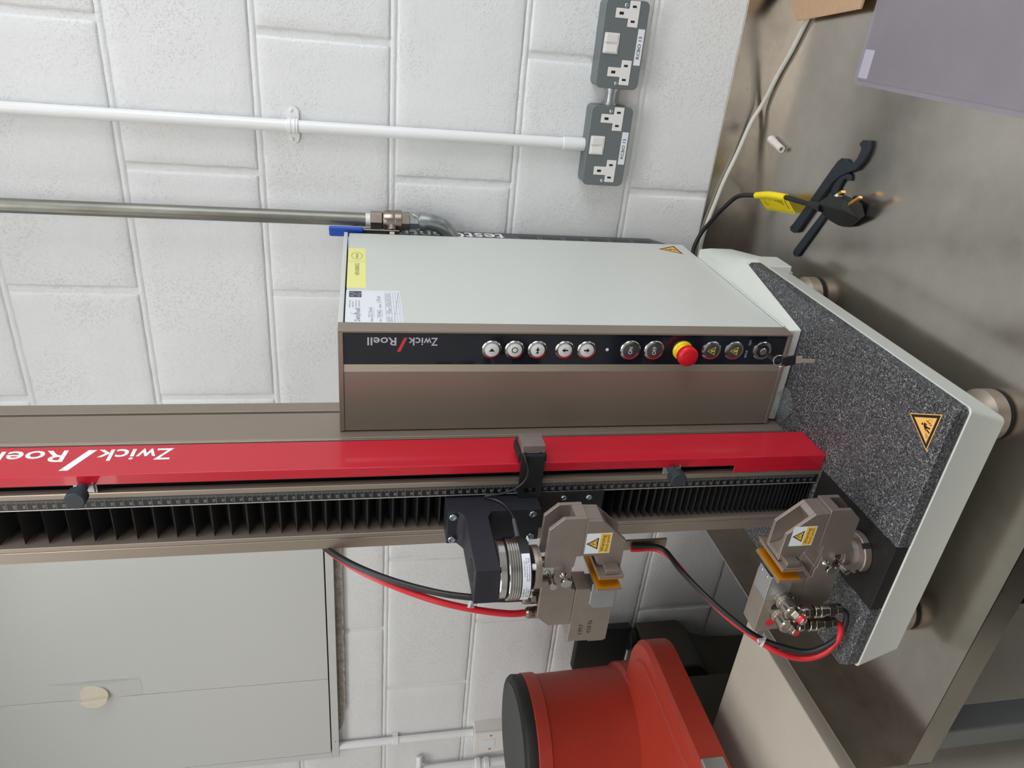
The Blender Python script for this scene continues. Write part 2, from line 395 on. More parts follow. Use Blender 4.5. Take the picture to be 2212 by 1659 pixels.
# ------------------------------------------------------------------ workbench
t = thing('steel_workbench', 'stainless steel workbench with upturned edges under the testing machine', 'bench', (300, 200, ZF))
bt = MB().box(-333, 1150, -213, 611, ZB - 1.5, ZB)
obj('worktop', bt, M_STEEL, t)
obj('front_apron', MB().px([(-213, ZB - 0.5), (-210, ZB), (-207, ZB - 3), (-210.5, ZB - 38), (-190, ZB - 38), (-190, ZB - 40), (-213, ZB - 40)], -335, 1150), M_STEEL, t)
obj('back_upstand', MB().box(-345, 1150, 611, 614.6, ZB - 1.5, -47), M_STEEL, t, bevel=0.8)
obj('left_upstand', MB().box(-335.6, -333, -213, 611, ZB - 40, -40.5), M_STEEL, t, bevel=0.8)
for (lx, ly) in ((-345, -190), (1090, -190), (-345, 540), (1090, 540)):
    l = obj('leg', MB().box(lx, lx + 40, ly, ly + 40, ZF + 20, ZB - 1.5), mat('brushed_leg', (132, 134, 134), 0.45, 0.4), t, bevel=3)
    obj('foot_cap', MB().cyl((lx + 20, ly + 20, ZF), 'z', 16, 20), M_RUBBER, l)
obj('side_rail', MB().box(-343, -307, -150, 540, -760, -725), M_STEEL, t, bevel=2)

# ------------------------------------------------------------------ things on the wall
def metal_socket(x0, x1, label, cond):
    """double switched socket in a rounded grey metal box; x0..x1 its width"""
    t = thing('double_socket', label, 'socket', ((x0 + x1) / 2, YW, 184), 'grey metal-clad double sockets')
    W = x1 - x0; k = W / 137.5; z0, z1 = 144.5, 222.0
    bx = MB(); P0 = rrect(x0 + 1, x1 - 1, z0 + 1, z1 - 1, 9); P1 = rrect(x0, x1, z0, z1, 10)
    bx.py(P0, YW + 1, YW - 33)
    obj('back_box', bx, M_SOCK, t, bevel=0.8)
    obj('front_plate', MB().py(P1, YW - 32.5, YW - 38), M_SOCK, t, bevel=1.6, seg=3)
    yf = YW - 38
    def X(u): return x1 - u * k                         # u measured from the right-hand edge
    for u in (21.0, 111.0):                            # u = centre of an outlet
        c = X(u)
        T = [(c - 20, 162), (c + 20, 162), (c + 20, 180), (c + 7.5, 180), (c + 7.5, 203), (c - 7.5, 203), (c - 7.5, 180), (c - 20, 180)]
        o = obj('outlet', MB().py(T, yf - 1.2, yf + 1), M_WPLAS, t, bevel=1.0)
        obj('live_slot', MB().box(c + 9.5, c + 13, yf - 1.35, yf, 168.5, 175.5), M_INK, o)
        obj('neutral_slot', MB().box(c - 13, c - 9.5, yf - 1.35, yf, 168.5, 175.5), M_INK, o)
        obj('earth_slot', MB().box(c - 2.2, c + 2.2, yf - 1.35, yf, 189.5, 197), M_INK, o)
    sp = obj('switch_frame', MB().py(rrect(X(83), X(51), 190.5, 217, 2), yf - 1.2, yf + 1), M_WPLAS, t, bevel=0.5)
    for u, tilt in ((59.5, 1), (74.5, -1)):
        c = X(u)
        r = MB().px([(yf - 1.0, 193), (yf - (2.4 if tilt > 0 else 4.2), 193.4), (yf - (4.4 if tilt > 0 else 3.2), 214.2), (yf - 1.0, 214.6)], c - 6, c + 6)
        obj('rocker_switch', r, M_WPLAS, sp, bevel=0.6)
    for u, zz in ((9.0, 186.0), (129.0, 185.0)):
        s = MB().dome((X(u), yf, zz), (0, -1, 0), 3.6, 1.7)
        s.m(M_INK).obox((X(u), yf - 1.7, zz), (1, 0, 0.5), (0, 1, 0), (-0.5, 0, 1), 2.6, 0.12, 0.35)
        s.mats = [M_ZINC, M_INK]
        obj('screw', s, None, t)
    lb = obj('name_label', MB().box(X(98), X(42), yf - 0.3, yf + 0.2, 147.2, 159.0), M_LABEL, t)
    tx = MB(); text(tx, 'RCBO 13', (X(88), yf - 0.3, 150.6), (1, 0, 0), (0, 0, 1), width=35, height=5.6, bold=0.008)
    obj('lettering', tx, M_INK, lb, flat=True)
    return t
metal_socket(264.3, 403.8, 'grey metal double socket at the lower end of the white conduit', 0)
metal_socket(432.5, 572.0, 'grey metal double socket above the bench with no white conduit on top', 1)
tag(obj('conduit_stub', MB().cyl((403, YW - 17, 184.5), 'x', 10.5, 30, 20).ring((403, YW - 17, 184.5), 'x', 9, 13, 5).ring((427.6, YW - 17, 184.5), 'x', 9, 13, 5), M_GALV_B),
    'short galvanised nipple joining the two grey metal sockets', 'conduit')
t = thing('wall_conduit', 'white painted conduit running down the wall to a grey socket', 'conduit', (332, YW - 15, 700))
obj('pipe', MB().cyl((332, YW - 15, 221), 'z', 10, 1300, 28), M_PAINT, t)
obj('coupler', MB().lathe([(10, 0), (11.6, 0.5), (11.6, 40), (10, 41)], (332, YW - 15, 221), 'z', 28), M_PAINT, t)
sd = MB()
sd.py([(332 + a, 735 + b) for a, b in rrect(-30, 30, -10, 10, 9.9)], YW - 1.0, YW - 4)
arc = [(332 + 12.2 * math.cos(math.radians(a)), YW - 15 - 12.2 * math.sin(math.radians(a))) for a in range(-40, 221, 13)]
arc2 = [(332 + 9.8 * math.cos(math.radians(a)), YW - 15 - 9.8 * math.sin(math.radians(a))) for a in range(-40, 221, 13)]
sd.pz(arc + arc2[::-1], 726, 744)
for zz in (731.5, 738.5): sd.pz([(332 + (p[0] - 332) * 1.07, YW - 15 + (p[1] - YW + 15) * 1.07) for p in arc] + arc2[::-1], zz - 1, zz + 1)
c_ = obj('saddle_clip', sd, M_PAINT, t, bevel=0.4)
for xx in (355.5, 308.5): obj('screw', MB().dome((xx, YW - 4, 737.5), (0, -1, 0), 3.6, 2).box(xx - 2.6, xx + 2.6, YW - 6.2, YW - 5.5, 737.1, 737.9), M_PAINT, c_)

# galvanised air pipe with ball valve
GX, GY = 184.5, YW - 45
t = thing('air_pipe', 'bare galvanised pipe running down the wall above the ball valve', 'pipe', (GX, GY, 900))
obj('pipe', MB().cyl((GX, GY, 615), 'z', 12.0, 1000, 28), M_GALV, t)
obj('thread_tape', MB().cyl((GX, GY, 606.5), 'z', 11.4, 9, 24), M_WPLAS, t)
for zz in (1330,): obj('pipe_bracket', MB().ring((GX, GY, zz), 'z', 12, 15, 14).cyl((GX, GY + 13, zz + 7), 'y', 5, 33), M_GALV, t)
t = thing('ball_valve', 'nickelled ball valve with blue lever at the lower end of the galvanised pipe', 'valve', (GX, GY, 580))
vb = MB().hexa((GX, GY, 586), 'z', 16.5, 20).lathe([(13, 586), (16.5, 584), (18.5, 578), (18.5, 560), (16.5, 555)], (GX, GY, 0), 'z', 32)
vb.lathe([(18.5, 0), (19.5, 1), (19.5, 12), (18.5, 13)], (GX, GY, 551), 'z', 32).hexa((GX, GY, 537), 'z', 17.0, 15)
vb.cyl((GX, GY, 569), (-0.55, -0.83, 0), 9, 26)
obj('valve_body', vb, M_BRASS_N, t, bevel=0.6)
hx, hy = GX - 16.5, GY - 25
obj('valve_nut', MB().hexa((hx, hy, 569), (-0.55, -0.83, 0), 8.5, 7).cyl((hx - 3.5, hy - 6, 569), (-0.55, -0.83, 0), 4, 6), M_CHROME, t)
lv = MB().obox((hx, hy, 600), (0.83, -0.55, 0), (0.55, 0.83, 0), (0, 0, 1), 9, 1.2, 44)
obj('lever_plate', lv, M_BRASS_N, t, bevel=0.5)
gp = MB().obox((hx + 2, hy - 3, 648), (0.83, -0.55, 0), (0.55, 0.83, 0), (0, 0, 1), 11.5, 3.6, 29.5)
gr = obj('lever_grip', gp, M_BLUE, t, bevel=3.2, seg=4)
tx = MB(); text(tx, 'BALL VALVE', (hx + 0.5, hy - 6.0, 632), (0, 0, 1), (-0.83, 0.55, 0), width=32, height=5, bold=0.0); obj('lettering', tx, mat('pale_blue_print', (70, 120, 205), 0.5), gr, flat=True)
t = thing('pipe_elbow', 'galvanised elbow below the ball valve turning behind the machine', 'pipe', (GX, GY, 515))
obj('union_nut', MB().hexa((GX, GY, 522), 'z', 14.5, 15).cyl((GX, GY, 516), 'z', 12, 6), M_GALV_B, t, bevel=0.5)
obj('bend', MB().ring((GX, GY, 508), 'z', 11, 16.5, 11).tube([(GX, GY, 514), (GX - 0.5, GY, 496), (GX - 7, GY, 477), (GX - 22, GY, 463), (GX - 34, GY, 458)], 14.5, 22).cyl((GX - 26, GY, 462), (-0.92, 0, -0.38), 17, 14), M_GALV_B, t)
obj('thread_tape', MB().tube([(GX + 9, GY - 9, 521), (GX + 14, GY - 12, 527), (GX + 17, GY - 13, 533)], 1.0, 8), M_WPLAS, t)

# white cabinet on the wall at the left
CY = YW - 25
t = thing('wall_cabinet', 'large grey-white wall cabinet with a cream turn latch', 'cabinet', (-1000, YW, 1000))
fr = MB()
CX0, CX1, CZ0, CZ1 = -1329, -330, 690, 1700
fr.box(CX0, CX1, CY, YW + 1, CZ0, CZ0 + 19).box(CX0, CX0 + 22, CY, YW + 1, CZ0 + 19, CZ1).box(CX1 - 22, CX1, CY, YW + 1, CZ0 + 19, CZ1)
obj('frame', fr, M_CAB, t, bevel=1.0)
obj('inner_recess', MB().box(CX0 + 22, CX1 - 22, CY + 10, YW + 1, CZ0 + 19, CZ1), M_INK, t)
d1 = obj('door', MB().box(-1014.0, CX1 - 24, CY - 0.5, CY + 8, CZ0 + 22, CZ1), M_CAB, t, bevel=0.8)
obj('door', MB().box(CX0 + 24, -1015.2, CY - 0.5, CY + 8, CZ0 + 22, CZ1), M_CAB, t, bevel=0.8)
obj('screw_hole', MB().cyl((-1262, CY - 0.3, 699), 'y', 2, 0.6, 12), M_GINK, t)
lt = MB()
# shallow dished finger plate, deepest in the middle
N = 8
for i in range(N):
    za, zb2 = 1147 + 197 * i / N, 1147 + 197 * (i + 1) / N
    da, db = [9 * math.sin(math.pi * min(1, max(0, (q - 1147) / 197))) + 1.2 for q in (za, zb2)]
    A = [(-1012, CY - 0.6, za), (-956, CY - 0.6, za), (-956, CY - da, za), (-1012, CY - da * 0.35, za)]
    B = [(-1012, CY - 0.6, zb2), (-956, CY - 0.6, zb2), (-956, CY - db, zb2), (-1012, CY - db * 0.35, zb2)]
    VA = [lt.v(p) for p in A]; VB = [lt.v(p) for p in B]
    for q in range(4): lt.face([VA[q], VA[(q + 1) % 4], VB[(q + 1) % 4], VB[q]])
    if i == 0: lt.face(VA[::-1])
    if i == N - 1: lt.face(VB)
fp = obj('finger_plate', lt, M_CAB, d1)
kn = MB().cyl((-990, CY, 1250), (0, -1, 0), 31, 12, 36)
obj('turn_latch', kn, M_CREAM, d1, bevel=1)
obj('turn_grip', MB().prism([(31 * math.cos(math.radians(a)), 31 * math.sin(math.radians(a))) for a in range(188, 353, 11)], lambda a, b: (-990 + b - 1, CY - 11, 1250 + a), lambda a, b: (-990 + b - 1, CY - 22, 1250 + a)), M_CREAM, d1, bevel=1)
fm = MB()
pts = [(-1240, 690), (-330, 690)] + [(x, 671 + (8 if x < -1170 else 0) + 3 * noise.noise(Vector((x * 0.05, 0, 2)))) for x in range(-330, -1230, -18)]
fm.py(pts, YW - 10, YW + 3)
obj('expanded_foam', fm, M_FOAM, t)

# trunking, spur plate and lower pipes
t = thing('white_conduit', 'white conduit running along the wall below the cabinet to a spur plate', 'conduit', (-1297, YW - 14, 500))
obj('pipe', MB().cyl((-1297, YW - 14, 318), 'z', 10, 372, 20), M_PAINT, t)
obj('saddle_clip', MB().box(-1322, -1282, YW - 6, YW - 1, 530, 545).ring((-1297, YW - 14, 530), 'z', 9.5, 12.5, 15), M_PAINT, t)
t = thing('spur_plate', 'white fused spur plate with two screws on the wall behind the orange drum', 'switch plate', (-1310, YW, 270))
obj('back_box', MB().box(-1352, -1268, YW - 36, YW + 1, 231, 317), M_WPLAS, t, bevel=1.5)
pl = obj('front_plate', MB().box(-1353, -1267, YW - 42, YW - 36, 230, 318), M_WPLAS, t, bevel=2)
for xx in (-1281, -1339): obj('screw', MB().dome((xx, YW - 42, 272), (0, -1, 0), 3.5, 1.2), M_GINK, pl)
obj('fuse_carrier', MB().box(-1324, -1296, YW - 43.2, YW - 42, 258, 296), M_LABEL, pl, bevel=0.5)
t = thing('lower_wall_pipe', 'white painted pipe with knuckle joints low on the wall under the spur plate', 'pipe', (-1432, YW - 20, 320))
obj('pipe', MB().cyl((-1432, YW - 20, 60), 'z', 12, 395, 20).tube([(-1432, YW - 20, 455), (-1425, YW - 20, 468), (-1400, YW - 20, 468), (-1385, YW - 10, 468)], 9, 12), M_PAINT, t)
for zz in (288, 262): obj('pipe_joint', MB().lathe([(12, 0), (17, 3), (17, 15), (12, 18)], (-1432, YW - 20, zz), 'z', 20), M_PAINT, t)

# ------------------------------------------------------------------ testing machine
T = thing('testing_machine', 'single-column materials testing machine with red side cover and grey control box', 'machine', (0, 130, ZB))
# feet
FEET = ((170, -105), (166, 288), (-142, -105), (-142, 288))
for fx, fy in FEET:
    f = obj('foot', MB().lathe([(0, -112.5), (29.5, -112.5), (31, -111), (31, -94), (29.2, -92), (24, -86), (20, -75), (0, -75)], (fx, fy, 0), 'z', 40), M_BRONZE, T, sharp=25)
    obj('foot_pad', MB().cyl((fx, fy, ZB), 'z', 30, 3.6, 32), M_RUBBER, f)
# grey base tray: wider at the top than at the bottom, rounded corners
b = MB()
def loft(mb, secs):
    R = [[mb.v(p) for p in s_] for s_ in secs]
    mb.face(R[0][::-1]); mb.face(R[-1]); n = len(R[0])
    for A, B in zip(R, R[1:]):
        for i in range(n): mb.face([A[i], A[(i + 1) % n], B[(i + 1) % n], B[i]])
    return mb
loft(b, [[(x, y, -76) for x, y in rrect(-166, 196, -158, 306, 7)], [(x, y, -18) for x, y in rrect(-183.5, 213.5, -165, 320, 6)]])
obj('base_tray', b, M_GREY, T, bevel=1.6, seg=3)
# rear casting behind the granite, under the control box
r_ = MB()
loft(r_, [[(30, 302, 0), (150, 302, 0), (203, 302, -17), (200, 302, -74), (30, 302, -74)], [(30, 326, 17), (176, 326, 17), (210, 326, 0.2), (201, 326, -75), (30, 326, -75)],
          [(30, 384, 17), (180, 384, 17), (201, 384, -8), (196, 384, -77), (30, 384, -77)], [(30, 464, 17.5), (184, 464, 17.5), (186.5, 464, -3), (186.5, 464, -44), (30, 464, -44)]])
obj('rear_casting', r_, M_GREY, T, sharp=70)
obj('rear_fairing', MB().px([(296, -66), (346, -66), (346, -28), (332, -19), (296, -19)], 150, 212.5), M_GREY, T, bevel=2)
# granite top with the notch for the black plate
g_ = MB()
out = [(20.9, -164), (20.9, -1), (-78.9, -1), (-78.9, -164), (-176, -164), (-188, -152), (-188, 320), (205, 320), (212.8, 312), (212.8, -159), (208, -164)]
g_.pz(out, -18, 0)
obj('granite_slab', g_, M_GRAN, T, bevel=2.2, seg=2, label='speckled black granite slab')
ins = obj('insert_plate', MB().box(-78.6, 20.6, -163, -1.4, -18, -0.6), mat('matt_black_plate', (24, 23, 23), 0.55, 0.2, bump=0.1, bump_scale=800), T, bevel=0.6, label='matt black steel plate let into the granite')
for hx, hy in ((6, -70), (6, -150), (-64, -150)): obj('screw_hole', MB().cyl((hx, hy, -0.7), 'z', 4.2, 0.2, 16), M_INK, ins)
wsn = MB()
W0 = [(174.6, -106.6), (197.6, -149.2), (149.6, -148.2)]
cen = Vector((sum(p[0] for p in W0) / 3, sum(p[1] for p in W0) / 3))
def shrink(P, k): return [tuple(cen + (Vector(p) - cen) * k) for p in P]
wsn.pz(shrink(W0, 1.0), 0.02, 0.30)
ws = obj('warning_sign', wsn, mat('amber_sticker', (232, 178, 96), 0.5), T, label='yellow triangle sign of a person being crushed')
pk = MB()
def tri_frame(mb, P, k0, k1, z):
    A = [Vector(p).to_3d() for p in shrink(P, k0)]; B = [Vector(p).to_3d() for p in shrink(P, k1)]
    for i in range(3):
        j = (i + 1) % 3; mb.quad([(A[i].x, A[i].y, z), (A[j].x, A[j].y, z), (B[j].x, B[j].y, z), (B[i].x, B[i].y, z)])
tri_frame(pk, W0, 0.93, 0.70, 0.36)
# pictogram: drawn in the sign's own axes, e1 up towards the apex, e2 along the base
ap = Vector(W0[0]); ba = (Vector(W0[1]) + Vector(W0[2])) / 2
# the figure stands with its head towards the column (as printed): feet towards the front-right edge
qc = cen
def pic(mb, px_list, z=0.36): mb.face([mb.v((x, y, z)) for x, y in px_list])
def seg_(mb, a, b_, wd, z=0.36):
    a, b_ = Vector(a), Vector(b_); d = (b_ - a).normalized(); n = Vector((-d.y, d.x)) * wd / 2
    pic(mb, [tuple(a + n), tuple(a - n), tuple(b_ - n), tuple(b_ + n)], z)
PX = {}
def gp2(u, v_):      # bilinear map of the sign seen straight on (u across, v along), 0..1
    return tuple(Vector(W0[0]).lerp(Vector(W0[1]), u).lerp(Vector(W0[2]), v_))
H = gp2(0.36, 0.27); pic(pk, circle(H[0], H[1], 1.35, 14))
def seg(u0, v0, u1, v1, wd): seg_(pk, gp2(u0, v0), gp2(u1, v1), wd)
seg(0.43, 0.27, 0.55, 0.40, 3.3); seg(0.53, 0.36, 0.72, 0.40, 1.9); seg(0.54, 0.42, 0.72, 0.52, 1.9)
seg(0.43, 0.24, 0.56, 0.29, 1.1); seg(0.42, 0.33, 0.50, 0.47, 1.1)
for q in (0, 1, 2): seg(0.55 + q * 0.075, 0.19 + q * 0.05, 0.62 + q * 0.075, 0.21 + q * 0.05, 0.9); seg(0.50 + q * 0.07, 0.53 + q * 0.045, 0.56 + q * 0.09, 0.52 + q * 0.06, 0.7)
seg(0.52, 0.17, 0.74, 0.33, 0.5); seg(0.47, 0.53, 0.66, 0.68, 0.5)
seg(0.66, 0.13, 0.62, 0.20, 0.5); seg(0.48, 0.66, 0.50, 0.58, 0.5)
seg(0.74, 0.12, 0.70, 0.26, 0.35); seg(0.62, 0.68, 0.55, 0.80, 0.35)
obj('pictogram', pk, M_INK, ws, flat=True)

# column: extruded bronze profile
ZT = 1220
cp = [(-77, 0), (-63, 0), (-62.2, 1.2), (-61.4, 1.2), (-60.6, 0), (-55.5, 0), (-55, 0.6), (-55, 40), (-1, 40), (-1, 3), (0, 0.4), (0.3, 0),
      (20, 0), (20.5, 0.6), (20.5, 9), (9, 9), (9, 101), (20.0, 101), (20.5, 101.6), (20.5, 105.2), (19.6, 106), (20.5, 106.8), (20.5, 171.5), (17.0, 172), (17.0, 176.2), (20.5, 176.7), (20.5, 201), (19.5, 202), (-76, 202), (-77, 201)]
obj('column', MB().pz(cp, 0.2, ZT), M_BRONZE, T, label='bronze anodised column profile')
edge = MB()
edge.box(19.4, 20.7, -0.15, 0.6, 0.3, ZT).box(20.2, 20.75, 176.4, 177.6, 0.3, ZT).box(20.2, 20.75, 101.4, 103.4, 0.3, ZT).box(-62.6, -61.2, -0.1, 0.4, 0.3, ZT)
obj('bright_edge', edge, M_BRONZE_L, T, label='thin bright bevels along the column edges')
obj('slot_shade', MB().box(9.05, 9.6, 9.1, 100.9, 0.3, ZT).box(17.02, 17.3, 172.1, 176.1, 0.3, ZT).box(-54.9, -1.1, 39.2, 39.9, 0.3, ZT), M_DARK, T)  # thin near-black sheets painting the shade inside the column's recesses
# bellows: folds hang wider towards the top
def bellows(z0, z1, p0, p1):
    mb = MB(); z = z0; R = []; k = 0
    lev = []
    while z < z1 - 1:
        p = p0 + (p1 - p0) * (z - z0) / (z1 - z0)
        lev.append((z, 0)); lev.append((z + p * 0.5, 1)); z += p
    lev.append((z1, 0))
    for z, out_ in lev:
        y = 5.5 if out_ else 30; xl = -53.8 if out_ else -43; xr = -2.2 if out_ else -8
        R.append([mb.v(q) for q in ((xl, y, z), (xr, y, z), (xr, 38, z), (xl, 38, z))])
    for A, B in zip(R, R[1:]):
        for i in range(4): mb.face([A[i], A[(i + 1) % 4], B[(i + 1) % 4], B[i]])
    mb.face(R[0][::-1]); mb.face(R[-1]); return mb
obj('bellows', bellows(518, 1215, 14, 31), M_BELLOW, T, sharp=20)
obj('bellows', bellows(1, 314, 5.2, 13), M_BELLOW, T, sharp=20)
# ruler on the right-hand rail
ru = obj('ruler', MB().box(0.6, 13.0, -0.7, 0.0, 3, 1215), mat('black_scale', (16, 16, 18), 0.4), T, label='black millimetre scale')
obj('ruler_edge', MB().box(-0.7, 0.5, -1.0, 0.4, 3, 1215), mat('satin_edge', (196, 190, 184), 0.35, 0.6), ru)
mk = MB()
for n in range(8, 1215):
    L = 12.2 if n % 10 == 0 else (4.6 if n % 5 == 0 else 3.2)
    hw = 0.16 if n % 10 == 0 else 0.11
    mk.quad([(12.9, -0.8, n - hw), (12.9, -0.8, n + hw), (12.9 - L, -0.8, n + hw), (12.9 - L, -0.8, n - hw)])
obj('ruler_marks', mk, mat('scale_print', (150, 150, 150), 0.6), ru, flat=True)
nm = MB()
for n in range(10, 1211, 10):
    sN = str(n); text(nm, sN, (4.9, -0.8, n + 0.9), (1, 0, 0), (0, 0, 1), width=1.45 * len(sN), height=3.2, bold=0.0, lift=0.02, center=True)
obj('ruler_numbers', nm, mat('scale_print', (150, 150, 150), 0.6), ru, flat=True)
# red side cover: a bent sheet with a slot towards the column
rc = MB()
rc.pz([(43.6, 60), (45, 60), (45, 0.6), (44.2, -0.05), (43.6, 0.4)], 1.0, ZT)
rc.py([(20.7, 1.0), (44.2, 1.0), (44.2, ZT), (32, ZT), (32, 133), (20.7, 133)], -0.05, 1.6)
cov = obj('side_cover', rc, M_RED, T, bevel=0.7, label='red lacquered sheet cover')
obj('cover_rail', MB().box(21, 28, 14, 60, 3, ZT), M_DARK, T)
tx = MB()
# word mark reading upwards on the right-hand face: baseline towards the rear
def wordmark(mb, mb2, o, up, letters_up, L, cap, slash):
    """'Zwick/Roell' starting at o, running along up for L mm"""
    o = Vector(o); up = Vector(up); lu = Vector(letters_up)
    text(mb, 'Zw', o, up, lu, width=L * 0.205, height=cap, bold=0.012)
    text(mb, 'ick', o + up * (L * 0.215), up, lu, width=L * 0.215, height=cap, bold=0.012)
    a = o + up * (L * 0.465); n = up.cross(lu) * 0.15; hw = L * 0.024
    mb2.quad([a - up * hw + n, a + up * hw + n, a + up * (L * 0.10 + hw) + lu * slash + n, a + up * (L * 0.10 - hw) + lu * slash + n])
    text(mb, 'Roell', o + up * (L * 0.60), up, lu, width=L * 0.41, height=cap, bold=0.012)
t2 = MB(); wordmark(t2, t2, (45, 51.3, 842), (0, 0, 1), (0, -1, 0), 191, 23.5, 41)
obj('lettering', t2, M_WINK, cov, flat=True, label='white maker lettering')
# knurled stop knobs in the slot
for kz in (929, 224):
    k = obj('stop_knob', MB().lathe([(6, 0), (6, 7), (7.6, 8), (7.6, 10), (9.4, 10.5), (10.2, 11.5), (10.2, 24), (9.2, 25), (0, 25)], (30, -2, kz), (0, -1, 0), 40), mat('knob_rubber', (44, 50, 58), 0.6), T)
    kk = MB()
    for i in range(30):
        a = 2 * math.pi * i / 30; d = V(math.cos(a), 0, math.sin(a))
        kk.obox(V(30, -20, kz) + d * 10.3, d, (0, 1, 0), d.cross(V(0, 1, 0)), 0.45, 6.2, 0.55)
    obj('knurling', kk, mat('knob_rubber', (44, 50, 58), 0.6), k)
    obj('slot_nut', MB().box(21, 38, 0.5, 4, kz - 14, kz + 10).box(22, 36, -2.5, 0.5, kz - 12, kz - 10.5), M_ALU, k, bevel=0.3)

# ---- control box
y0, x0, x1, z0, z1 = 120.0, 22.5, 170.7, 19.5, 651.5
hs = obj('control_housing', MB().box(x0, 170.2, 146, 535, z0 + 0.5, 643), M_GREY, T, bevel=1.5, label='light grey sheet housing')
obj('top_cap', MB().box(x0, 171.4, 145.5, 536, 645, z1), M_GREY, T, bevel=1)
bf = MB()
loft(bf, [[(x0, 131, 0.3), (172.8, 131, 0.3), (171.2, 133, 17.5), (x0, 133, 17.5)], [(x0, 325.8, 0.3), (209.6, 325.8, 0.3), (175.8, 325.8, 17.5), (x0, 325.8, 17.5)]])
obj('bottom_fairing', bf, M_GREY, T, bevel=1.8, seg=3)
obj('seam_bead', MB().tube([(170.6, 147, 18.6), (170.6, 420, 18.6)], 1.6, 10, 0), M_GREY, T)
fr = MB()
fr.box(167.4, x1, y0, 146.3, z0, z1).box(x0, 167.4, y0, 146.3, 644.9, z1).box(x0, 167.4, y0, 146.3, z0, 25.0)
obj('front_frame', fr, M_BRONZE, T, bevel=0.7)
obj('front_panel', MB().box(x0, 112.0, y0 + 0.7, 146, 25.2, 644.7), M_BRONZE, T, bevel=0.5)
obj('bevel_strip', MB().pz([(112.0, y0 + 0.7), (121.4, y0 + 3.4), (121.4, 146), (112.0, 146)], 25.2, 644.7), M_BRONZE_L, T, label='bright bevelled strip')
cpn = obj('control_panel', MB().box(121.5, 167.3, y0 + 3.0, 146, 25.2, 644.7), M_PANEL, T, label='glossy dark control strip')
yp = y0 + 3.0
t1 = MB(); t2 = MB(); wordmark(t1, t2, (159.8, yp, 525), (0, 0, 1), (-1, 0, 0), 89, 11.2, 20)
obj('lettering', t1, M_SINK, cpn, flat=True); obj('red_slash', t2, M_RINK, cpn, flat=True)
t1 = MB(); text(t1, 'TEST', (151.5, yp, 80.0), (1, 0, 0), (0, 0, 1), width=9.0, height=3.0, bold=0.0); text(t1, 'SETUP', (132.5, yp, 82), (1, 0, 0), (0, 0, 1), width=11.5, height=3.0, bold=0.0)
obj('panel_marks', t1, M_SINK, cpn, flat=True)
obj('indicator_dot', MB().cyl((144.2, yp, 292.9), (0, -1, 0), 2.3, 0.3, 20), M_LABEL, cpn)
BX = 143.7
def button(z, R, cap_mat, name, draw=None, ink=M_INK):
    bt_ = obj(name, MB().lathe([(R, 0), (R, 1.0), (R - 1.0, 2.0), (R - 3.6, 2.4), (R - 4.0, 1.4), (0, 1.4)], (BX, yp, z), (0, -1, 0), 44), M_CHROME, T)
    rc_ = R - 3.8
    obj('button_cap', MB().lathe([(rc_, 1.3), (rc_, 2.0), (rc_ - 0.6, 2.3), (0, 2.3)], (BX, yp, z), (0, -1, 0), 36), cap_mat, bt_)
    if draw:
        mb = MB(); yy = yp - 2.38
        def P(pts): mb.face([mb.v((BX + a, yy, z + c)) for a, c in pts])
        draw(mb, P, yy, z); obj('symbol', mb, ink, bt_, flat=True)
    return bt_
M_WCAP = mat('white_button', (216, 224, 226), 0.35); M_DCAP = mat('dark_button', (64, 66, 70), 0.25); M_YINK = mat('yellow_print', (226, 214, 60), 0.5)
def arrow(P, s, w=2.2, L=8.4, h=5.0):
    P([(-w / 2, -s * L / 2), (w / 2, -s * L / 2), (w / 2, s * (L / 2 - h + 1.6)), (-w / 2, s * (L / 2 - h + 1.6))])
    P([(0, s * L / 2), (-h * 0.72, s * (L / 2 - h)), (0, s * (L / 2 - h + 1.4)), (h * 0.72, s * (L / 2 - h))])
def ringf(mb, yy, z, r0, r1):
    n = 28
    for i in range(n):
        a, b_ = 2 * math.pi * i / n, 2 * math.pi * (i + 1) / n
        mb.quad([(BX + r0 * math.cos(a), yy, z + r0 * math.sin(a)), (BX + r1 * math.cos(a), yy, z + r1 * math.sin(a)), (BX + r1 * math.cos(b_), yy, z + r1 * math.sin(b_)), (BX + r0 * math.cos(b_), yy, z + r0 * math.sin(b_))])
def d_play(mb, P, yy, z): P([(-2.2, -4.2), (2.6, 0), (-2.2, 4.2)])
def d_stop(mb, P, yy, z): ringf(mb, yy, z, 3.2, 4.4)
def d_home(mb, P, yy, z):
    P([(a, b_) for a, b_ in circle(-3.6, 0, 1.6, 14)]); P([(-1.6, -0.9), (4.2, -0.9), (4.2, 0.9), (-1.6, 0.9)]); P([(-1.8, 0), (1.8, -3.6), (1.0, 0), (1.8, 3.6)])
def d_up(mb, P, yy, z): arrow(P, 1)
def d_dn(mb, P, yy, z): arrow(P, -1)
def d_on(mb, P, yy, z): text(mb, 'ON', (BX - 5.2, yy, z - 2.4), (1, 0, 0), (0, 0, 1), width=10.4, height=5.2, bold=0.0, lift=0)
def d_off(mb, P, yy, z): text(mb, 'OFF', (BX - 6.2, yy, z - 2.4), (1, 0, 0), (0, 0, 1), width=12.4, height=5.2, bold=0.0, lift=0)
def d_tri(s):
    def f(mb, P, yy, z):
        A = [(0, 7.0), (-6.6, -4.6), (6.6, -4.6)]; B = [(a * 0.80, c * 0.80 + 0.0) for a, c in A]
        for i in range(3):
            j = (i + 1) % 3; P([A[i], A[j], B[j], B[i]])
        P([(a, c - 0.9) for a, c in ((-0.9, -s * 2.8), (0.9, -s * 2.8), (0.9, s * 0.6), (-0.9, s * 0.6))]); P([(0, s * 3.2 - 0.9), (-2.6, s * 0.2 - 0.9), (2.6, s * 0.2 - 0.9)])
    return f
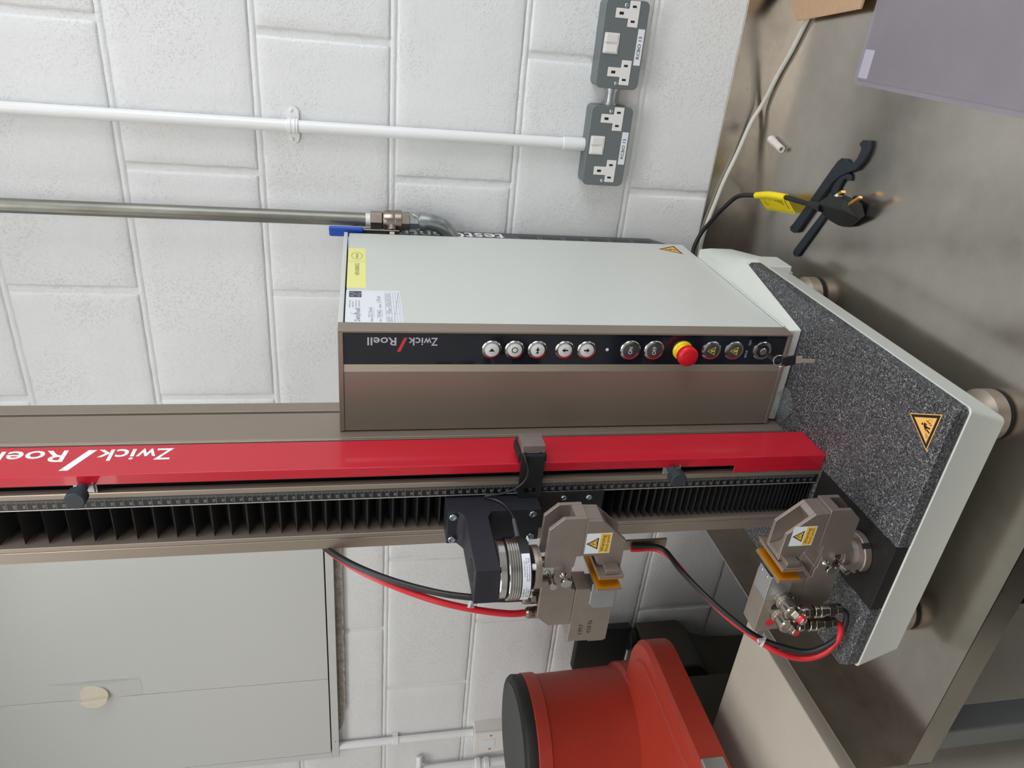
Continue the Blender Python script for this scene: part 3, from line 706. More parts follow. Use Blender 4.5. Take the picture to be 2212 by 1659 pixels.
button(453.3, 13.3, M_WCAP, 'push_button', d_play); button(422.3, 13.3, M_WCAP, 'push_button', d_stop); button(391.0, 13.3, M_WCAP, 'push_button', d_home)
button(353.2, 13.3, M_WCAP, 'push_button', d_up); button(322.1, 13.3, M_WCAP, 'push_button', d_dn)
button(259.5, 14.6, M_DCAP, 'push_button', d_on, M_WINK); button(224.6, 14.6, M_DCAP, 'push_button', d_off, M_WINK)
button(138.5, 14.3, M_DCAP, 'push_button', d_tri(1), M_YINK); button(103.5, 14.3, M_DCAP, 'push_button', d_tri(-1), M_YINK)
es = obj('emergency_stop', MB().lathe([(14.3, 0), (14.3, 1.8), (12.5, 4.0), (10.5, 4.4), (9.5, 6.5), (9.3, 12), (0, 12)], (BX, yp, 182.3), (0, -1, 0), 40), M_YEST, T, label='yellow ringed emergency stop')
obj('stop_cap', MB().lathe([(9.5, 11.5), (12.4, 12), (14.3, 14), (14.5, 21.5), (13.4, 23.4), (10.5, 24.6), (0, 25)], (BX, yp, 182.3), (0, -1, 0), 44), M_REDP, es, sharp=60, label='red mushroom cap')
ar = MB()
for a0 in (20, 110, 200, 290):
    for i in range(6):
        a, b_ = math.radians(a0 + i * 8), math.radians(a0 + i * 8 + 8)
        ar.quad([(BX + q * math.cos(c), yp - 24.75 - (0.0), 182.3 + q * math.sin(c)) for q, c in ((9.0, a), (9.9, a), (9.9, b_), (9.0, b_))])
obj('turn_arrows', ar, mat('darker_red', (176, 18, 30), 0.4), es, flat=True)
kl = obj('key_switch', MB().lathe([(14.2, 0), (14.2, 1.2), (13.2, 2.2), (9.6, 2.4), (9.3, 1.0), (0, 1.0)], (BX, yp, 59.8), (0, -1, 0), 44), M_CHROME, T)
obj('switch_recess', MB().cyl((BX, yp - 1.0, 59.8), (0, -1, 0), 9.2, 0.3, 32), M_INK, kl)
obj('lock_barrel', MB().lathe([(5.6, 1), (5.6, 4.2), (4.6, 5.2), (0, 5.2)], (BX, yp, 59.8), (0, -1, 0), 28), M_CHROME, kl)
# dark electronics case behind the housing
ce = obj('electronics_case', MB().px([(538, 638), (596, 638), (602, 632), (602, 62), (572, 38), (538, 38)], 60, 160), mat('slate_case', (74, 78, 82), 0.45), T, bevel=1.5, label='slate grey electronics case')
tx = MB(); text(tx, 'testControl II', (160, 594.5, 358), (0, 0, 1), (0, -1, 0), width=268, height=33, bold=0.008)
obj('lettering', tx, M_WINK, ce, flat=True)
vt = MB()
for q in range(6):
    zz = 330 - q * 46
    for i in range(7): vt.box(159.6, 160.15, 566, 586, zz - i * 5.2 - 2.0, zz - i * 5.2)
obj('vent_slots', vt, M_INK, ce)
# stickers on the housing
xs = 170.35
yl = obj('asset_sticker', MB().box(xs - 0.2, xs + 0.1, 269.5, 449.8, 615.5, 643.0), M_YPAP, hs, label='pale yellow asset sticker')
tx = MB()
text(tx, 'HEN100000CC', (xs + 0.1, 322, 625.5), (0, 1, 0), (0, 0, 1), width=54, height=6.0, bold=0.0, lift=0.05)
text(tx, 'Henkel', (xs + 0.1, 400, 626.8), (0, 1, 0), (0, 0, 1), width=22, height=5.0, bold=0.0, lift=0.05)
for i in range(32):
    a, b_ = 2 * math.pi * i / 32, 2 * math.pi * (i + 1) / 32
    tx.quad([(xs + 0.16, 411 + k1 * math.cos(c), 629 + k2 * math.sin(c)) for k1, k2, c in ((17, 8, a), (18, 8.6, a), (18, 8.6, b_), (17, 8, b_))])
tx.quad([(xs + 0.16, 384, 615.6), (xs + 0.16, 384.5, 615.6), (xs + 0.16, 384.5, 642.9), (xs + 0.16, 384, 642.9)])
obj('sticker_print', tx, M_INK, hs, flat=True)
wl = obj('calibration_label', MB().px(rrect(146.2, 259.5, 568, 643.2, 3), xs - 0.2, xs + 0.12), M_LABEL, hs, label='white calibration label with handwriting')
tx = MB(); X_ = xs + 0.2
def ln(ya, za, yb, zb_, wd=0.45):
    a, b_ = V(X_, ya, za), V(X_, yb, zb_); d = (b_ - a).normalized(); n = V(1, 0, 0).cross(d) * wd / 2
    tx.quad([a + n, a - n, b_ - n, b_ + n])
tz = lambda s_, y_, z_, w_, h_, bo=0.0: text(tx, s_, (X_ - 0.05, y_, z_), (0, 1, 0), (0, 0, 1), width=w_, height=h_, bold=bo, lift=0.05)
tz('Zwick', 149, 624, 22, 7, 0.01); tz('Roell', 174, 624, 19, 7, 0.01); ln(170.5, 621, 175.5, 636, 1.0)
for i, s_ in enumerate(('Southern Avenue, Leominster', 'Herefordshire, HR6 0QH', 'Tel: 01568 615201  Service', 'Fax: 01568 612626  Service')): tz(s_, 196, 637 - i * 4.2, 26 if i != 1 else 21, 1.9)
tz('Machine', 149, 607.5, 12, 3); tz('Z2.5 Zwicki', 163, 608, 34, 5); ln(163, 606, 196, 606, 0.35)
tz('S/No', 149, 596, 9, 3); tz('735462', 162, 596.5, 26, 5); ln(162, 595, 192, 595, 0.35)
tz('Signature', 196, 596, 14, 3); tz('J Dub', 214, 596.5, 24, 5)
ZR = [590, 586.0, 582.2, 578.8, 575.4, 572.2, 569.6]
for z_ in ZR: ln(149, z_ if z_ != 569.6 else 570, 252, z_ if z_ != 569.6 else 570, 0.3)
for y_ in (149, 176, 200, 218, 234, 252): ln(y_, 590, y_, 570, 0.3)
for s_, y_, w_ in (('Accessories', 150, 15), ('S/No', 177, 9), ('Cal Date', 201, 12), ('Due Date', 219, 12), ('Cert No', 235, 12)): tz(s_, y_, 587, w_, 2.2)
for s_, y_, w_ in (('Servo', 150, 14), ('753801', 177, 18), ('22/5/20', 201, 15), ('22/5/21', 219, 13), ('ZX36', 235, 12)): tz(s_, y_, 582.8, w_, 2.6)
ln(150, 580, 250, 571, 0.35)
ln(230, 628, 255, 628, 0.1)
obj('handwriting', tx, M_GINK, hs, flat=True)
tx = MB(); tx.quad([(X_, 233, 622), (X_, 256, 622), (X_, 256, 639), (X_, 233, 639)]); obj('printed_logo', tx, mat('dark_print', (64, 66, 72), 0.5), hs, flat=True)
tx = MB()
for y_, z_ in ((239, 626), (245, 631), (250, 635), (239, 635), (247, 625)): 
    for i in range(14):
        a, b_ = 2 * math.pi * i / 14, 2 * math.pi * (i + 1) / 14
        tx.quad([(X_ + 0.05, y_ + q * math.cos(c), z_ + q * math.sin(c)) for q, c in ((1.7, a), (2.2, a), (2.2, b_), (1.7, b_))])
obj('logo_rings', tx, M_LABEL, hs, flat=True)
E3 = [(524.5, 42), (474, 42), (501, 82)]
hv = obj('voltage_sign', MB().px(E3, xs - 0.2, xs + 0.1), mat('amber_sticker', (232, 178, 96), 0.5), hs, label='yellow high voltage triangle')
tx = MB(); ce_ = Vector((sum(p[0] for p in E3) / 3, sum(p[1] for p in E3) / 3))
A = [ce_ + (Vector(p) - ce_) * 0.94 for p in E3]; B = [ce_ + (Vector(p) - ce_) * 0.74 for p in E3]
for i in range(3):
    j = (i + 1) % 3; tx.quad([(xs + 0.16, q.x, q.y) for q in (A[i], A[j], B[j], B[i])])
for pts in ([(503, 68), (500, 68), (495.5, 57), (498.5, 57)], [(495.5, 58.5), (502.5, 55.5), (502.5, 58), (497, 60.5)], [(502.5, 57), (500.3, 57.5), (497.3, 49), (499, 48)], [(496.0, 52.3), (500.8, 50.5), (497.2, 45.8)]):
    tx.face([tx.v((xs + 0.16, a, b_)) for a, b_ in pts])
obj('pictogram', tx, M_INK, hs, flat=True)

# ---- crosshead
ch = MB(); XL, XR = -53.2, -4.3
ch.box(XL, XR, -29, 39, 402, 519.5)
ch.px([(-28, 464), (-37, 469.5), (-41, 471.5), (-134, 471.5), (-134, 499.5), (-41, 499.5), (-36, 502), (-28, 508)], XL - 0.02, XR + 0.02)
cr = obj('crosshead_bracket', ch, M_BRACK, T, bevel=0.7, label='blue-black crosshead bracket')
obj('arm_bore', MB().cyl((-28, -106.5, 499.45), 'z', 14.2, 0.3, 36), M_DARK, cr)
for a in (45, 135, 225, 315): obj('bore_hole', MB().cyl((-28 + 19 * math.cos(math.radians(a)), -106.5 + 19 * math.sin(math.radians(a)), 499.5), 'z', 2.2, 0.2, 12), M_DARK, cr)
def capscrew(x, y, z, r, parent):
    s_ = obj('cap_screw', MB().lathe([(r, 0), (r, 2.0), (r - 0.7, 2.8), (r * 0.6, 2.8), (r * 0.52, 1.2), (0, 1.2)], (x, y, z), (0, -1, 0), 24), M_ZINC, parent)
    return s_
for sx_, sz_ in ((-11.3, 513), (-46.2, 513), (-11.5, 412.3), (-46.8, 412.3)): capscrew(sx_, -29, sz_, 4.9, cr)
cl = obj('carriage_plate', MB().box(-56, 0.0, -4, 38, 312, 402), mat('black_plate', (24, 24, 27), 0.5, 0.2), T, bevel=0.6)
for sz_ in (366.5, 332.5): capscrew(-7.2, -4, sz_, 4.0, cl)
obj('screw_hole', MB().cyl((-7.6, -4, 316.5), (0, -1, 0), 3.2, 0.2, 18), M_INK, cl)

# sensor bracket with a bright switch block, bolted to the crosshead
t = thing('sensor_bracket', 'black bent strip on the crosshead carrying a bright metal sensor block', 'bracket', (20, -4, 414))
sb = MB()
for pl_ in ([(-4.2, 398), (1.5, 398.2), (1.5, 428.6), (-4.2, 428.4)], [(11, 398.4), (58.5, 399.2), (58.5, 429.4), (11, 428.8)], [(1.5, 398.2), (11, 398.4), (11, 406), (1.5, 406)], [(1.5, 420.5), (11, 420.5), (11, 428.8), (1.5, 428.6)]):
    sb.py(pl_, -6.0, -3.2)
sb.pz([(58.4, -6.0), (60.5, -5.2), (61.6, -3), (61.6, 34), (58.8, 34), (58.8, -3.2), (58.4, -3.2)], 399.2, 429.4)
sb.box(50, 61, -3.2, 30, 429.4, 432.5).box(49.5, 58.8, -3, 30, 396.5, 399.2)
obj('bent_strip', sb, M_BLACK, t, bevel=0.6)
obj('sensor_block', MB().box(62.2, 73.4, -4, 26, 399.8, 428.6), M_NICKEL, t, bevel=0.5, label='bright metal sensor block')
for zz in (424.5, 405): obj('screw_hole', MB().cyl((62.6, -4.05, zz), 'y', 1.6, 0.1, 12), M_INK, t)
t = thing('sensor_cable', 'thin black cable looping from the sensor block to the load cell', 'cable', (0, -10, 450))
obj('cable_lead', MB().tube([(63, -5, 426), (55, -9, 424), (45.6, -11, 420.5), (31.6, -12, 421.4), (17.8, -11.5, 430.1), (7.8, -10, 447.0), (3.5, -8, 463), (0.0, -5, 469.5), (-1.8, -4, 470.0), (-2.2, -7, 464), (-2.0, -14, 453.5), (-2.4, -27, 445.4), (-3.4, -42, 441.5), (-4.6, -49, 441)], 1.5, 10), M_CBLK, t)
obj('strain_relief', MB().lathe([(2.0, 0), (2.4, 2), (3.0, 30), (3.0, 32)], (-4.6, -47, 441), (-0.12, -1, 0.01), 16), mat('grey_rubber', (74, 76, 82), 0.6), t)
obj('plug_body', MB().lathe([(4, 0), (6, 1.5), (6, 5), (5.4, 6)], (-8.3, -78, 441.2), (-0.12, -1, 0), 18).obox((-10, -88, 441), (1, 0, 0), (0, 1, 0), (0, 0, 1), 5.2, 7.5, 7.5), M_BLACK, t, bevel=1)

# load cell
t = thing('load_cell', 'ribbed steel load cell with white data label under the crosshead arm', 'load cell', (-28, -106.5, 455))
cx, cy = -28.3, -106.5
obj('upper_collar', MB().lathe([(32.5, 471.4), (33.5, 470.5), (33.5, 463.6), (0, 463.6)], (cx, cy, 0), 'z', 56), M_CHROME, t)
obj('dark_gap', MB().cyl((cx, cy, 461.6), 'z', 31.5, 2.2, 48), M_DARK, t)
pr_ = [(33, 461.8), (35.5, 461.2)]
z_ = 461.2
for i in range(5): pr_ += [(36.0, z_ - 0.5), (36.0, z_ - 2.0), (34.6, z_ - 2.4), (34.6, z_ - 2.7)]; z_ -= 2.75
obj('ribbed_body', MB().lathe(pr_ + [(30, z_)], (cx, cy, 0), 'z', 64), M_CHROME, t, sharp=20)
lb_ = obj('lower_disc', MB().lathe([(35.4, 447.6), (35.9, 447), (35.9, 436.4), (34.6, 435.4), (0, 435.4)], (cx, cy, 0), 'z', 64), M_BLACK, t)
wlb = MB(); n = 30; a0, a1 = math.radians(-128), math.radians(-22)
for i in range(n):
    a, b_ = a0 + (a1 - a0) * i / n, a0 + (a1 - a0) * (i + 1) / n
    wlb.quad([(cx + 36.1 * math.cos(q), cy + 36.1 * math.sin(q), zz) for q, zz in ((a, 437.2), (b_, 437.2), (b_, 446.8), (a, 446.8))])
obj('data_label', wlb, M_LABEL, lb_)
tx = MB()
def curved(mb, s_, a_start, z_, width, h):
    me, X0, X1, Y0, Y1 = glyphs(s_, 0.0); cap = glyphs('H', 0.0); sy = h / (cap[4] - cap[3]); sx = width / (X1 - X0)
    vs = []
    for v_ in me.vertices:
        a = a_start + (v_.co.x - X0) * sx / 36.2; vs.append(mb.v((cx + 36.2 * math.cos(a), cy + 36.2 * math.sin(a), z_ + v_.co.y * sy)))
    for p_ in me.polygons:
        try: mb.face([vs[i] for i in p_.vertices])
        except ValueError: pass
d2 = math.radians
curved(tx, 'Zwick/Roell', d2(-112), 443.8, 15, 1.9); curved(tx, 'Type: Xforce P', d2(-112), 441.0, 17, 1.7); curved(tx, 'S/N: 762811', d2(-112), 438.3, 15, 1.7)
curved(tx, 'www.zwick.com', d2(-64), 443.8, 18, 1.7); curved(tx, 'Nominal Force: 500 N', d2(-72), 441.0, 26, 1.7); curved(tx, 'Manufactured in 2020', d2(-72), 438.3, 26, 1.7)
obj('lettering', tx, M_INK, lb_, flat=True)
for a in (-47, 43, 133, 223): obj('nylon_foot', MB().lathe([(3.6, 0), (3.6, 5), (3.0, 5.6), (0, 5.6)], (cx + 30.5 * math.cos(d2(a)), cy + 30.5 * math.sin(d2(a)), 435.5), (0, 0, -1), 18), M_LABEL, t)

# ---- grips: one C-shaped pneumatic grip built in its own axes, u across, v front to back, w from the mounting side towards the jaws
def grip(name, label, gx, gy, gz, up):
    t = thing(name, label, 'grip', (gx, gy, gz), 'pneumatic grips')
    def P(u, v_, w_): return (gx + u, gy + v_, gz + up * w_)
    F0, F1 = -15.5, 15.5
    def ext(mb, poly, v0, v1): return mb.prism(poly, lambda a, b_: P(a, v0, b_), lambda a, b_: P(a, v1, b_))
    beam = [(-66, 0), (-10, 0), (-10, 14.5), (11.5, 14.5), (11.5, 0), (66, 0), (81, 15.5), (81, 43), (26, 43), (26, 37), (10.5, 35.5), (9.5, 33.5), (-8.5, 34.5), (-10, 37), (-23.5, 37), (-25, 42.6), (-81, 43), (-81, 15.5)]
    core = [(-81, 30), (-14, 30), (-14, 22), (14, 22), (14, 30), (81, 30), (81, 43), (26, 43), (26, 37), (10.5, 35.5), (9.5, 33.5), (-8.5, 34.5), (-10, 37), (-23.5, 37), (-25, 42.6), (-81, 43)]
    b_ = MB(); ext(b_, beam, F0, -10.3); ext(b_, core, -10.2, 10.2); ext(b_, beam, 10.3, F1)
    obj('cross_beam', b_, M_NICKEL, t, bevel=0.6)
    stud = MB().lathe([(11.5, -2), (11.5, 21)], P(0, 0, 0), (0, 0, up), 32)
    obj('mounting_stud', stud, M_CHROME, t)
    arm = [(77, 43.2), (76, 62), (47, 93), (8, 93), (8, 88.5), (11, 86), (11, 69), (12, 65), (15, 62.5), (23, 61), (26, 57), (26, 43.2)]
    acore = [(77, 43.2), (76, 62), (70.5, 67.6), (52, 56), (34, 62), (17, 80), (14, 93), (8, 93), (8, 88.5), (11, 86), (11, 69), (12, 65), (15, 62.5), (23, 61), (26, 57), (26, 43.2)]
    a_ = MB(); ext(a_, arm, F0, -10.6); ext(a_, acore, -10.5, 10.5); ext(a_, arm, 10.6, F1)
    am = obj('fixed_arm', a_, M_NICKEL, t, bevel=0.6)
    cy_ = MB(); ext(cy_, [(-25, 43.3), (-26, 61.5), (-30, 62), (-30, 93), (-112, 93), (-111, 43.3)], F0, F1)
    cb = obj('cylinder_block', cy_, M_NICKEL, t, bevel=0.6)
    e_ = MB(); ext(e_, [(-112, 70), (-112, 92), (-115, 91), (-115, 71)], -14, 14)
    obj('end_plate', e_, M_NICKEL, cb, bevel=0.4)
    for vv in (-9, 9):
        for ww in (75, 87): obj('button_screw', MB().dome(P(-115, vv, ww), (-1, 0, 0), 3.2, 2.4, 16), M_CHROME, cb)
    # bent silver sheet over the block's corner
    sh = MB(); ext(sh, [(-17, 62.5), (-18, 94.4), (-55.5, 94.4), (-55.5, 68), (-49, 62.5)] if up < 0 else [(-18, 66), (-18, 94.4), (-56, 94.4), (-56, 66), (-50, 62.5), (-36, 62.5)], F0 - 1.5, F0 - 0.1)
    sh.prism([(-55.5, F0 - 1.5), (-20, F0 - 1.5), (-20, 12), (-55.5, 12)], lambda a, c: P(a, c, 93.1), lambda a, c: P(a, c, 94.5))
    gs = obj('silver_guard', sh, M_ALU, t, bevel=0.5, label='bright bent sheet guard')
    for vv in (-8, 6): obj('guard_screw', MB().dome(P(-26, vv, 94.5), (0, 0, up), 2.2, 0.8, 14), M_CHROME, gs)
    # jaw carriers, jaw plates with amber faces
    jc = MB(); ext(jc, [(-16, 68), (-16, 91), (-30, 91), (-30, 68)], -11, 11)
    obj('jaw_carrier', jc, M_NICKEL, t, bevel=0.4)
    jm = MB(); jm.prism([(-16.3, 63), (-13.6, 63), (-13.6, 93.5), (-16.3, 93.5)], lambda a, c: P(a, -29.5, c), lambda a, c: P(a, 29.5, c))
    j1 = obj('moving_jaw', jm, M_NICKEL, t, bevel=0.5)
    obj('amber_face', MB().prism([(-13.5, 63.4), (-11.8, 63.4), (-11.8, 93), (-13.5, 93)], lambda a, c: P(a, -29, c), lambda a, c: P(a, 29, c)), M_AMBER, j1, bevel=0.3, label='amber polymer jaw face')
    jl = MB(); ext(jl, [(-17.5, 74), (-16.4, 74), (-16.4, 90), (-22, 90)], -25, -14)
    obj('jaw_lug', jl, M_NICKEL, j1)
    jf = MB(); jf.prism([(2.6, 63), (6.4, 63), (6.4, 93.5), (2.6, 93.5)], lambda a, c: P(a, -29.5, c), lambda a, c: P(a, 29.5, c))
    j2 = obj('fixed_jaw', jf, M_NICKEL, t, bevel=0.5)
    obj('amber_face', MB().prism([(0.7, 63.4), (2.5, 63.4), (2.5, 93), (0.7, 93)], lambda a, c: P(a, -29, c), lambda a, c: P(a, 29, c)), M_AMBER, j2, bevel=0.3, label='amber polymer jaw face')
    jk = MB(); jk.prism([(6.5, 71), (12.5, 71), (12.5, 88), (6.5, 88)], lambda a, c: P(a + (1.0 if a > 7 else 0), -27, c), lambda a, c: P(a, -8, c))
    obj('jaw_clip', jk, M_NICKEL, j2, bevel=0.6)
    obj('jaw_shoe', MB().prism([(6.5, 70), (10.9, 70), (10.9, 88), (6.5, 88)], lambda a, c: P(a, -8, c), lambda a, c: P(a, 12, c)), M_NICKEL, j2)
    # locating pin and thumb screw on the front
    pn = MB().cyl(P(0, F0 + 4, 8), (0.02, -1, 0), 2.2, 17).lathe([(3.4, 0), (4.2, 1), (4.2, 11), (0, 11.2)], P(0.2, F0 - 9, 8), (0.02, -1, 0), 20)
    obj('locating_pin', pn, M_CHROME, t)
    ts = MB().lathe([(4.6, -0.1), (3.2, 1.2), (2.0, 2.2), (2.0, 9), (3.4, 9.6), (6.3, 10.2), (6.3, 13.4), (5.6, 14), (0, 14)], P(-1.5, F0, 25), (0, -1, 0), 28)
    obj('thumb_screw', ts, M_CHROME, t)
    # warning label: white half with triangle, yellow half with words, always the same way up
    zc = gz + up * (42.8 + 16) if up < 0 else 101.4
    xl, xr = gx + 29.5, gx + 59.0
    zl, zh = (343.0, 373.2) if up < 0 else (86.0, 116.8)
    yv = gy + F0 - 0.12
    l1 = obj('warning_label', MB().box(xl, xr, yv, gy + F0 + 0.1, zl, zh), M_LABEL, am)
    obj('yellow_band', MB().box(xl + 0.7, xr - 0.7, yv - 0.05, yv, zl + 0.7, zl + 13.4), M_SAFE, am)
    tx = MB(); xm = (xl + xr) / 2
    text(tx, 'Warning', (xm, yv - 0.05, zl + 7.6), (1, 0, 0), (0, 0, 1), width=23.5, height=4.4, bold=0.008, lift=0.06, center=True)
    text(tx, 'Pinch point', (xm, yv - 0.05, zl + 2.6), (1, 0, 0), (0, 0, 1), width=23.5, height=3.3, bold=0.005, lift=0.06, center=True)
    zt = zl + 15.2
    A = [(xm - 8.6, zt), (xm + 8.6, zt), (xm, zt + 14.4)]
    tx.face([tx.v((a, yv - 0.05, c)) for a, c in A])
    obj('lettering', tx, M_INK, am, flat=True)
    q = MB(); q.face([q.v((xm + a, yv - 0.09, zt + c)) for a, c in ((-6.3, 1.4), (6.3, 1.4), (0, 11.8))]); obj('triangle_fill', q, M_SAFE, am, flat=True)
    q = MB()
    for ccx, ccz, R_ in ((1.0, 4.0, 2.5), (-0.7, 7.6, 1.7)):
        for i in range(20):
            a, b2 = 2 * math.pi * i / 20, 2 * math.pi * (i + 1) / 20
            q.quad([(xm + ccx + k_ * math.cos(c), yv - 0.13, zt + ccz + k_ * math.sin(c)) for k_, c in ((R_ - 0.3, a), (R_ + 0.25, a), (R_ + 0.25, b2), (R_ - 0.3, b2))])
    obj('roller_symbol', q, M_INK, am, flat=True)
    return t, P, cb
gu, PU, cbu = grip('upper_grip', 'upper pneumatic clamp hanging from the load cell, jaws pointing down', -28, -106.5, 418.2, -1)
kn = obj('knurled_nut', MB().lathe([(23.5, 420.6), (25.3, 421.2), (25.3, 429.6), (23.5, 430.4), (0, 430.4)], (-28, -106.5, 0), 'z', 60), M_NICKEL, gu)
kk = MB()
for i in range(72):
    for s_ in (1, -1):
        a = 2 * math.pi * i / 72; b2 = a + s_ * 0.30
        p0 = V(-28 + 25.3 * math.cos(a), -106.5 + 25.3 * math.sin(a), 421.5); p1 = V(-28 + 25.3 * math.cos(b2), -106.5 + 25.3 * math.sin(b2), 429.3)
        mid = V(-28 + 25.55 * math.cos((a + b2) / 2), -106.5 + 25.55 * math.sin((a + b2) / 2), 425.4)
        for u_, v2 in ((p0, mid), (mid, p1)):
            d = (v2 - u_).normalized(); nrm = V(mid.x + 28, mid.y + 106.5, 0).normalized(); sd_ = d.cross(nrm) * 0.3
            kk.quad([u_ + sd_ + nrm * 0.05, u_ - sd_ + nrm * 0.05, v2 - sd_ + nrm * 0.05, v2 + sd_ + nrm * 0.05])
obj('knurling', kk, mat('knurl_highlight', (196, 182, 168), 0.35, 0.9), kn)
obj('stud_neck', MB().cyl((-28, -106.5, 429), 'z', 9, 8, 28), M_CHROME, gu)
tx = MB(); text(tx, '1997', (-128, -122.12, 357.5), (1, 0, 0), (0, 0, 1), width=17, height=5.5, bold=0.0); text(tx, '450 N', (-127, -122.12, 347), (1, 0, 0), (0, 0, 1), width=21, height=5.5, bold=0.0)
obj('stamped_marks', tx, mat('stamp_shade', (104, 96, 90), 0.5, 0.8), cbu, flat=True)
for fx, zb_, base in ((-77, 418.2, 0), (-101, 411, 1)):
    f = MB().cyl((fx, -106.5, zb_ - 14 - 3 * base), 'z', 6.3, 16 + 3 * base, 20).hexa((fx, -106.5, zb_ + 1), 'z', 7.6, 6).lathe([(6.8, 0), (7.2, 1), (7.2, 8), (5.6, 10.5)], (fx, -106.5, zb_ + 7), 'z', 24)
    obj('hose_fitting', f, M_BRASS_N, gu, bevel=0.3)

gl, PL, cbl = grip('lower_grip', 'lower pneumatic clamp standing on the black plate, jaws pointing up', -28, -112.5, 31.2, 1)
ln_ = MB()
ln_.lathe([(26.4, -0.4), (27, 0.2), (27, 8.6), (26, 9.6), (16, 9.6)], (-28, -111.5, 0), 'z', 64)
ln_.lathe([(17, 9.5), (17, 11.6), (16.3, 12), (17, 12.4), (17, 13.8), (16.3, 14.2), (17, 14.6), (17, 16.0), (16.3, 16.4), (17, 16.8), (17, 19), (0, 19)], (-28, -111.5, 0), 'z', 56)
nt_ = obj('lock_ring', ln_, M_NICKEL, gl, bevel=0.3)
for a in (-35, 55, 145, 235):
    dv = V(math.cos(d2(a)), math.sin(d2(a)), 0)
    obj('spanner_notch', MB().obox(V(-28, -111.5, 4.8) + dv * 25.4, dv, dv.cross(V(0, 0, 1)), (0, 0, 1), 1.8, 3.6, 4.95), M_DARK, nt_)
obj('knurled_collar', MB().lathe([(15, 19), (16.4, 19.6), (16.4, 30.2), (15, 31)], (-28, -111.5, 0), 'z', 60), M_NICKEL, gl)
kk = MB()
for i in range(60):
    for s_ in (1, -1):
        a = 2 * math.pi * i / 60; b2 = a + s_ * 0.3
        p0 = V(-28 + 16.5 * math.cos(a), -111.5 + 16.5 * math.sin(a), 20.5); p1 = V(-28 + 16.5 * math.cos(b2), -111.5 + 16.5 * math.sin(b2), 30)
        nrm = V(math.cos((a + b2) / 2), math.sin((a + b2) / 2), 0); d = (p1 - p0).normalized(); sd_ = d.cross(nrm) * 0.3
        mid = (p0 + p1) / 2 + nrm * 0.35
        for u_, v2 in ((p0, mid), (mid, p1)): kk.quad([u_ + sd_, u_ - sd_, v2 - sd_, v2 + sd_])
obj('knurling', kk, mat('knurl_highlight', (196, 182, 168), 0.35, 0.9), gl)
for sx_, mm, nm_ in ((-99.5, M_INK, 'black_spot'), (-126, M_REDP, 'red_spot')):
    obj(nm_, MB().cyl((sx_, -128.02, 105), (0, -1, 0), 6.2, 0.15, 28), mm, cbl)
# banjo couplings on the front of the lower cylinder block
for q, (bx_, hy_) in enumerate(((-86, -150), (-109, -150))):
    zc = 98.0
    k = MB().lathe([(12.5, 0), (12.5, 6), (9, 8), (11.2, 10), (11.2, 24), (9.5, 26), (0, 26)], (bx_, -128, zc), (0, -1, 0), 30)
    bj = obj('banjo_coupling', k, M_NICKEL_B, gl, bevel=0.3)
    dr = V(-0.10, -1, -0.28).normalized() if q == 0 else V(0.05, -1, -0.05).normalized()
    o_ = V(bx_ + (-1 if q == 0 else 0), -150, zc - 4)
    obj('flow_screw', MB().hexa(o_, dr, 8.2, 9).lathe([(5.6, 9), (5.6, 13.5 if q else 16), (4.6, 14.5 if q else 17), (0, 14.5 if q else 17)], o_, dr, 20), M_NICKEL_B, bj, bevel=0.3)
    obj('red_slot', MB().ring(o_ + dr * (14.6 if q else 10.5), dr, 3.2 if q else 5.6, 4.6 if q else 5.9, 0.2 if q else 4.5, 24).obox(o_ + dr * (14.7 if q else 17.1), V(1, 0, 0), dr, V(0, 0, 1), 3.4, 0.2, 0.7), M_REDP, bj)
    yy = -145
    st = MB().lathe([(7.4, 92), (7.6, 90), (7.6, 82), (6.6, 80.5), (8.3, 79.5), (8.3, 74), (7.2, 73.2)], (bx_ - 7, yy, 0), 'z', 28).hexa((bx_ - 7, yy, 66.8), 'z', 9.0, 6.5)
    for zz in (58.2, 50.2): st.lathe([(7.6, 0), (9.0, 0.8), (9.0, 6), (7.6, 6.8)], (bx_ - 7, yy, zz), 'z', 28)
    st.cyl((bx_ - 7, yy, 44), 'z', 7.4, 8, 24).hexa((bx_ - 7, yy, 33), 'z', 8.2, 11).lathe([(7.4, 0), (7.4, 7), (5, 8)], (bx_ - 7, yy, 33), (0, 0, -1), 24)
    obj('quick_coupling', st, M_NICKEL_B, bj, bevel=0.3)

# ---- hoses
tag(obj('black_hose', MB().tube([(-77, -106.5, 432), (-77, -104, 470), (-77, -90, 530), (-77.5, -60, 592), (-79, -20, 645), (-82, 30, 686), (-84, 80, 712)], 4.0, 14), M_CBLK), 'black air hose from the upper grip curving up behind the column', 'hose', 'air hoses')
tag(obj('red_hose', MB().tube([(-101, -106.5, 426), (-101, -106, 450), (-98, -98, 492), (-92, -84, 540), (-87, -52, 600), (-86, -12, 648), (-88, 36, 684), (-90, 84, 706)], 4.2, 14), M_CRED), 'red air hose from the upper grip curving up behind the column', 'hose', 'air hoses')
tag(obj('cable_tie', MB().ring((-86, -93.5, 493.5), (0.1, 0.28, 1), 9.0, 10.6, 3.4, 24).obox((-97, -98, 493), (1, 0.2, 0), (0, 1, 0), (0, 0, 1), 4.5, 2.4, 2.2), M_TIE), 'clear nylon tie round the upper pair of hoses', 'cable tie')
BRX = -138
hb = thing('hose_bracket', 'bronze plate bracket at the column side holding the lower hoses', 'bracket', (-130, 60, 230))
obj('bracket_plate', MB().box(-158.5, -141, 58, 62, 172, 292), M_BRONZE, hb, bevel=0.5)
obj('bracket_tab', MB().box(-145, -77.3, 58, 62, 264, 292), M_BRONZE, hb, bevel=0.5)
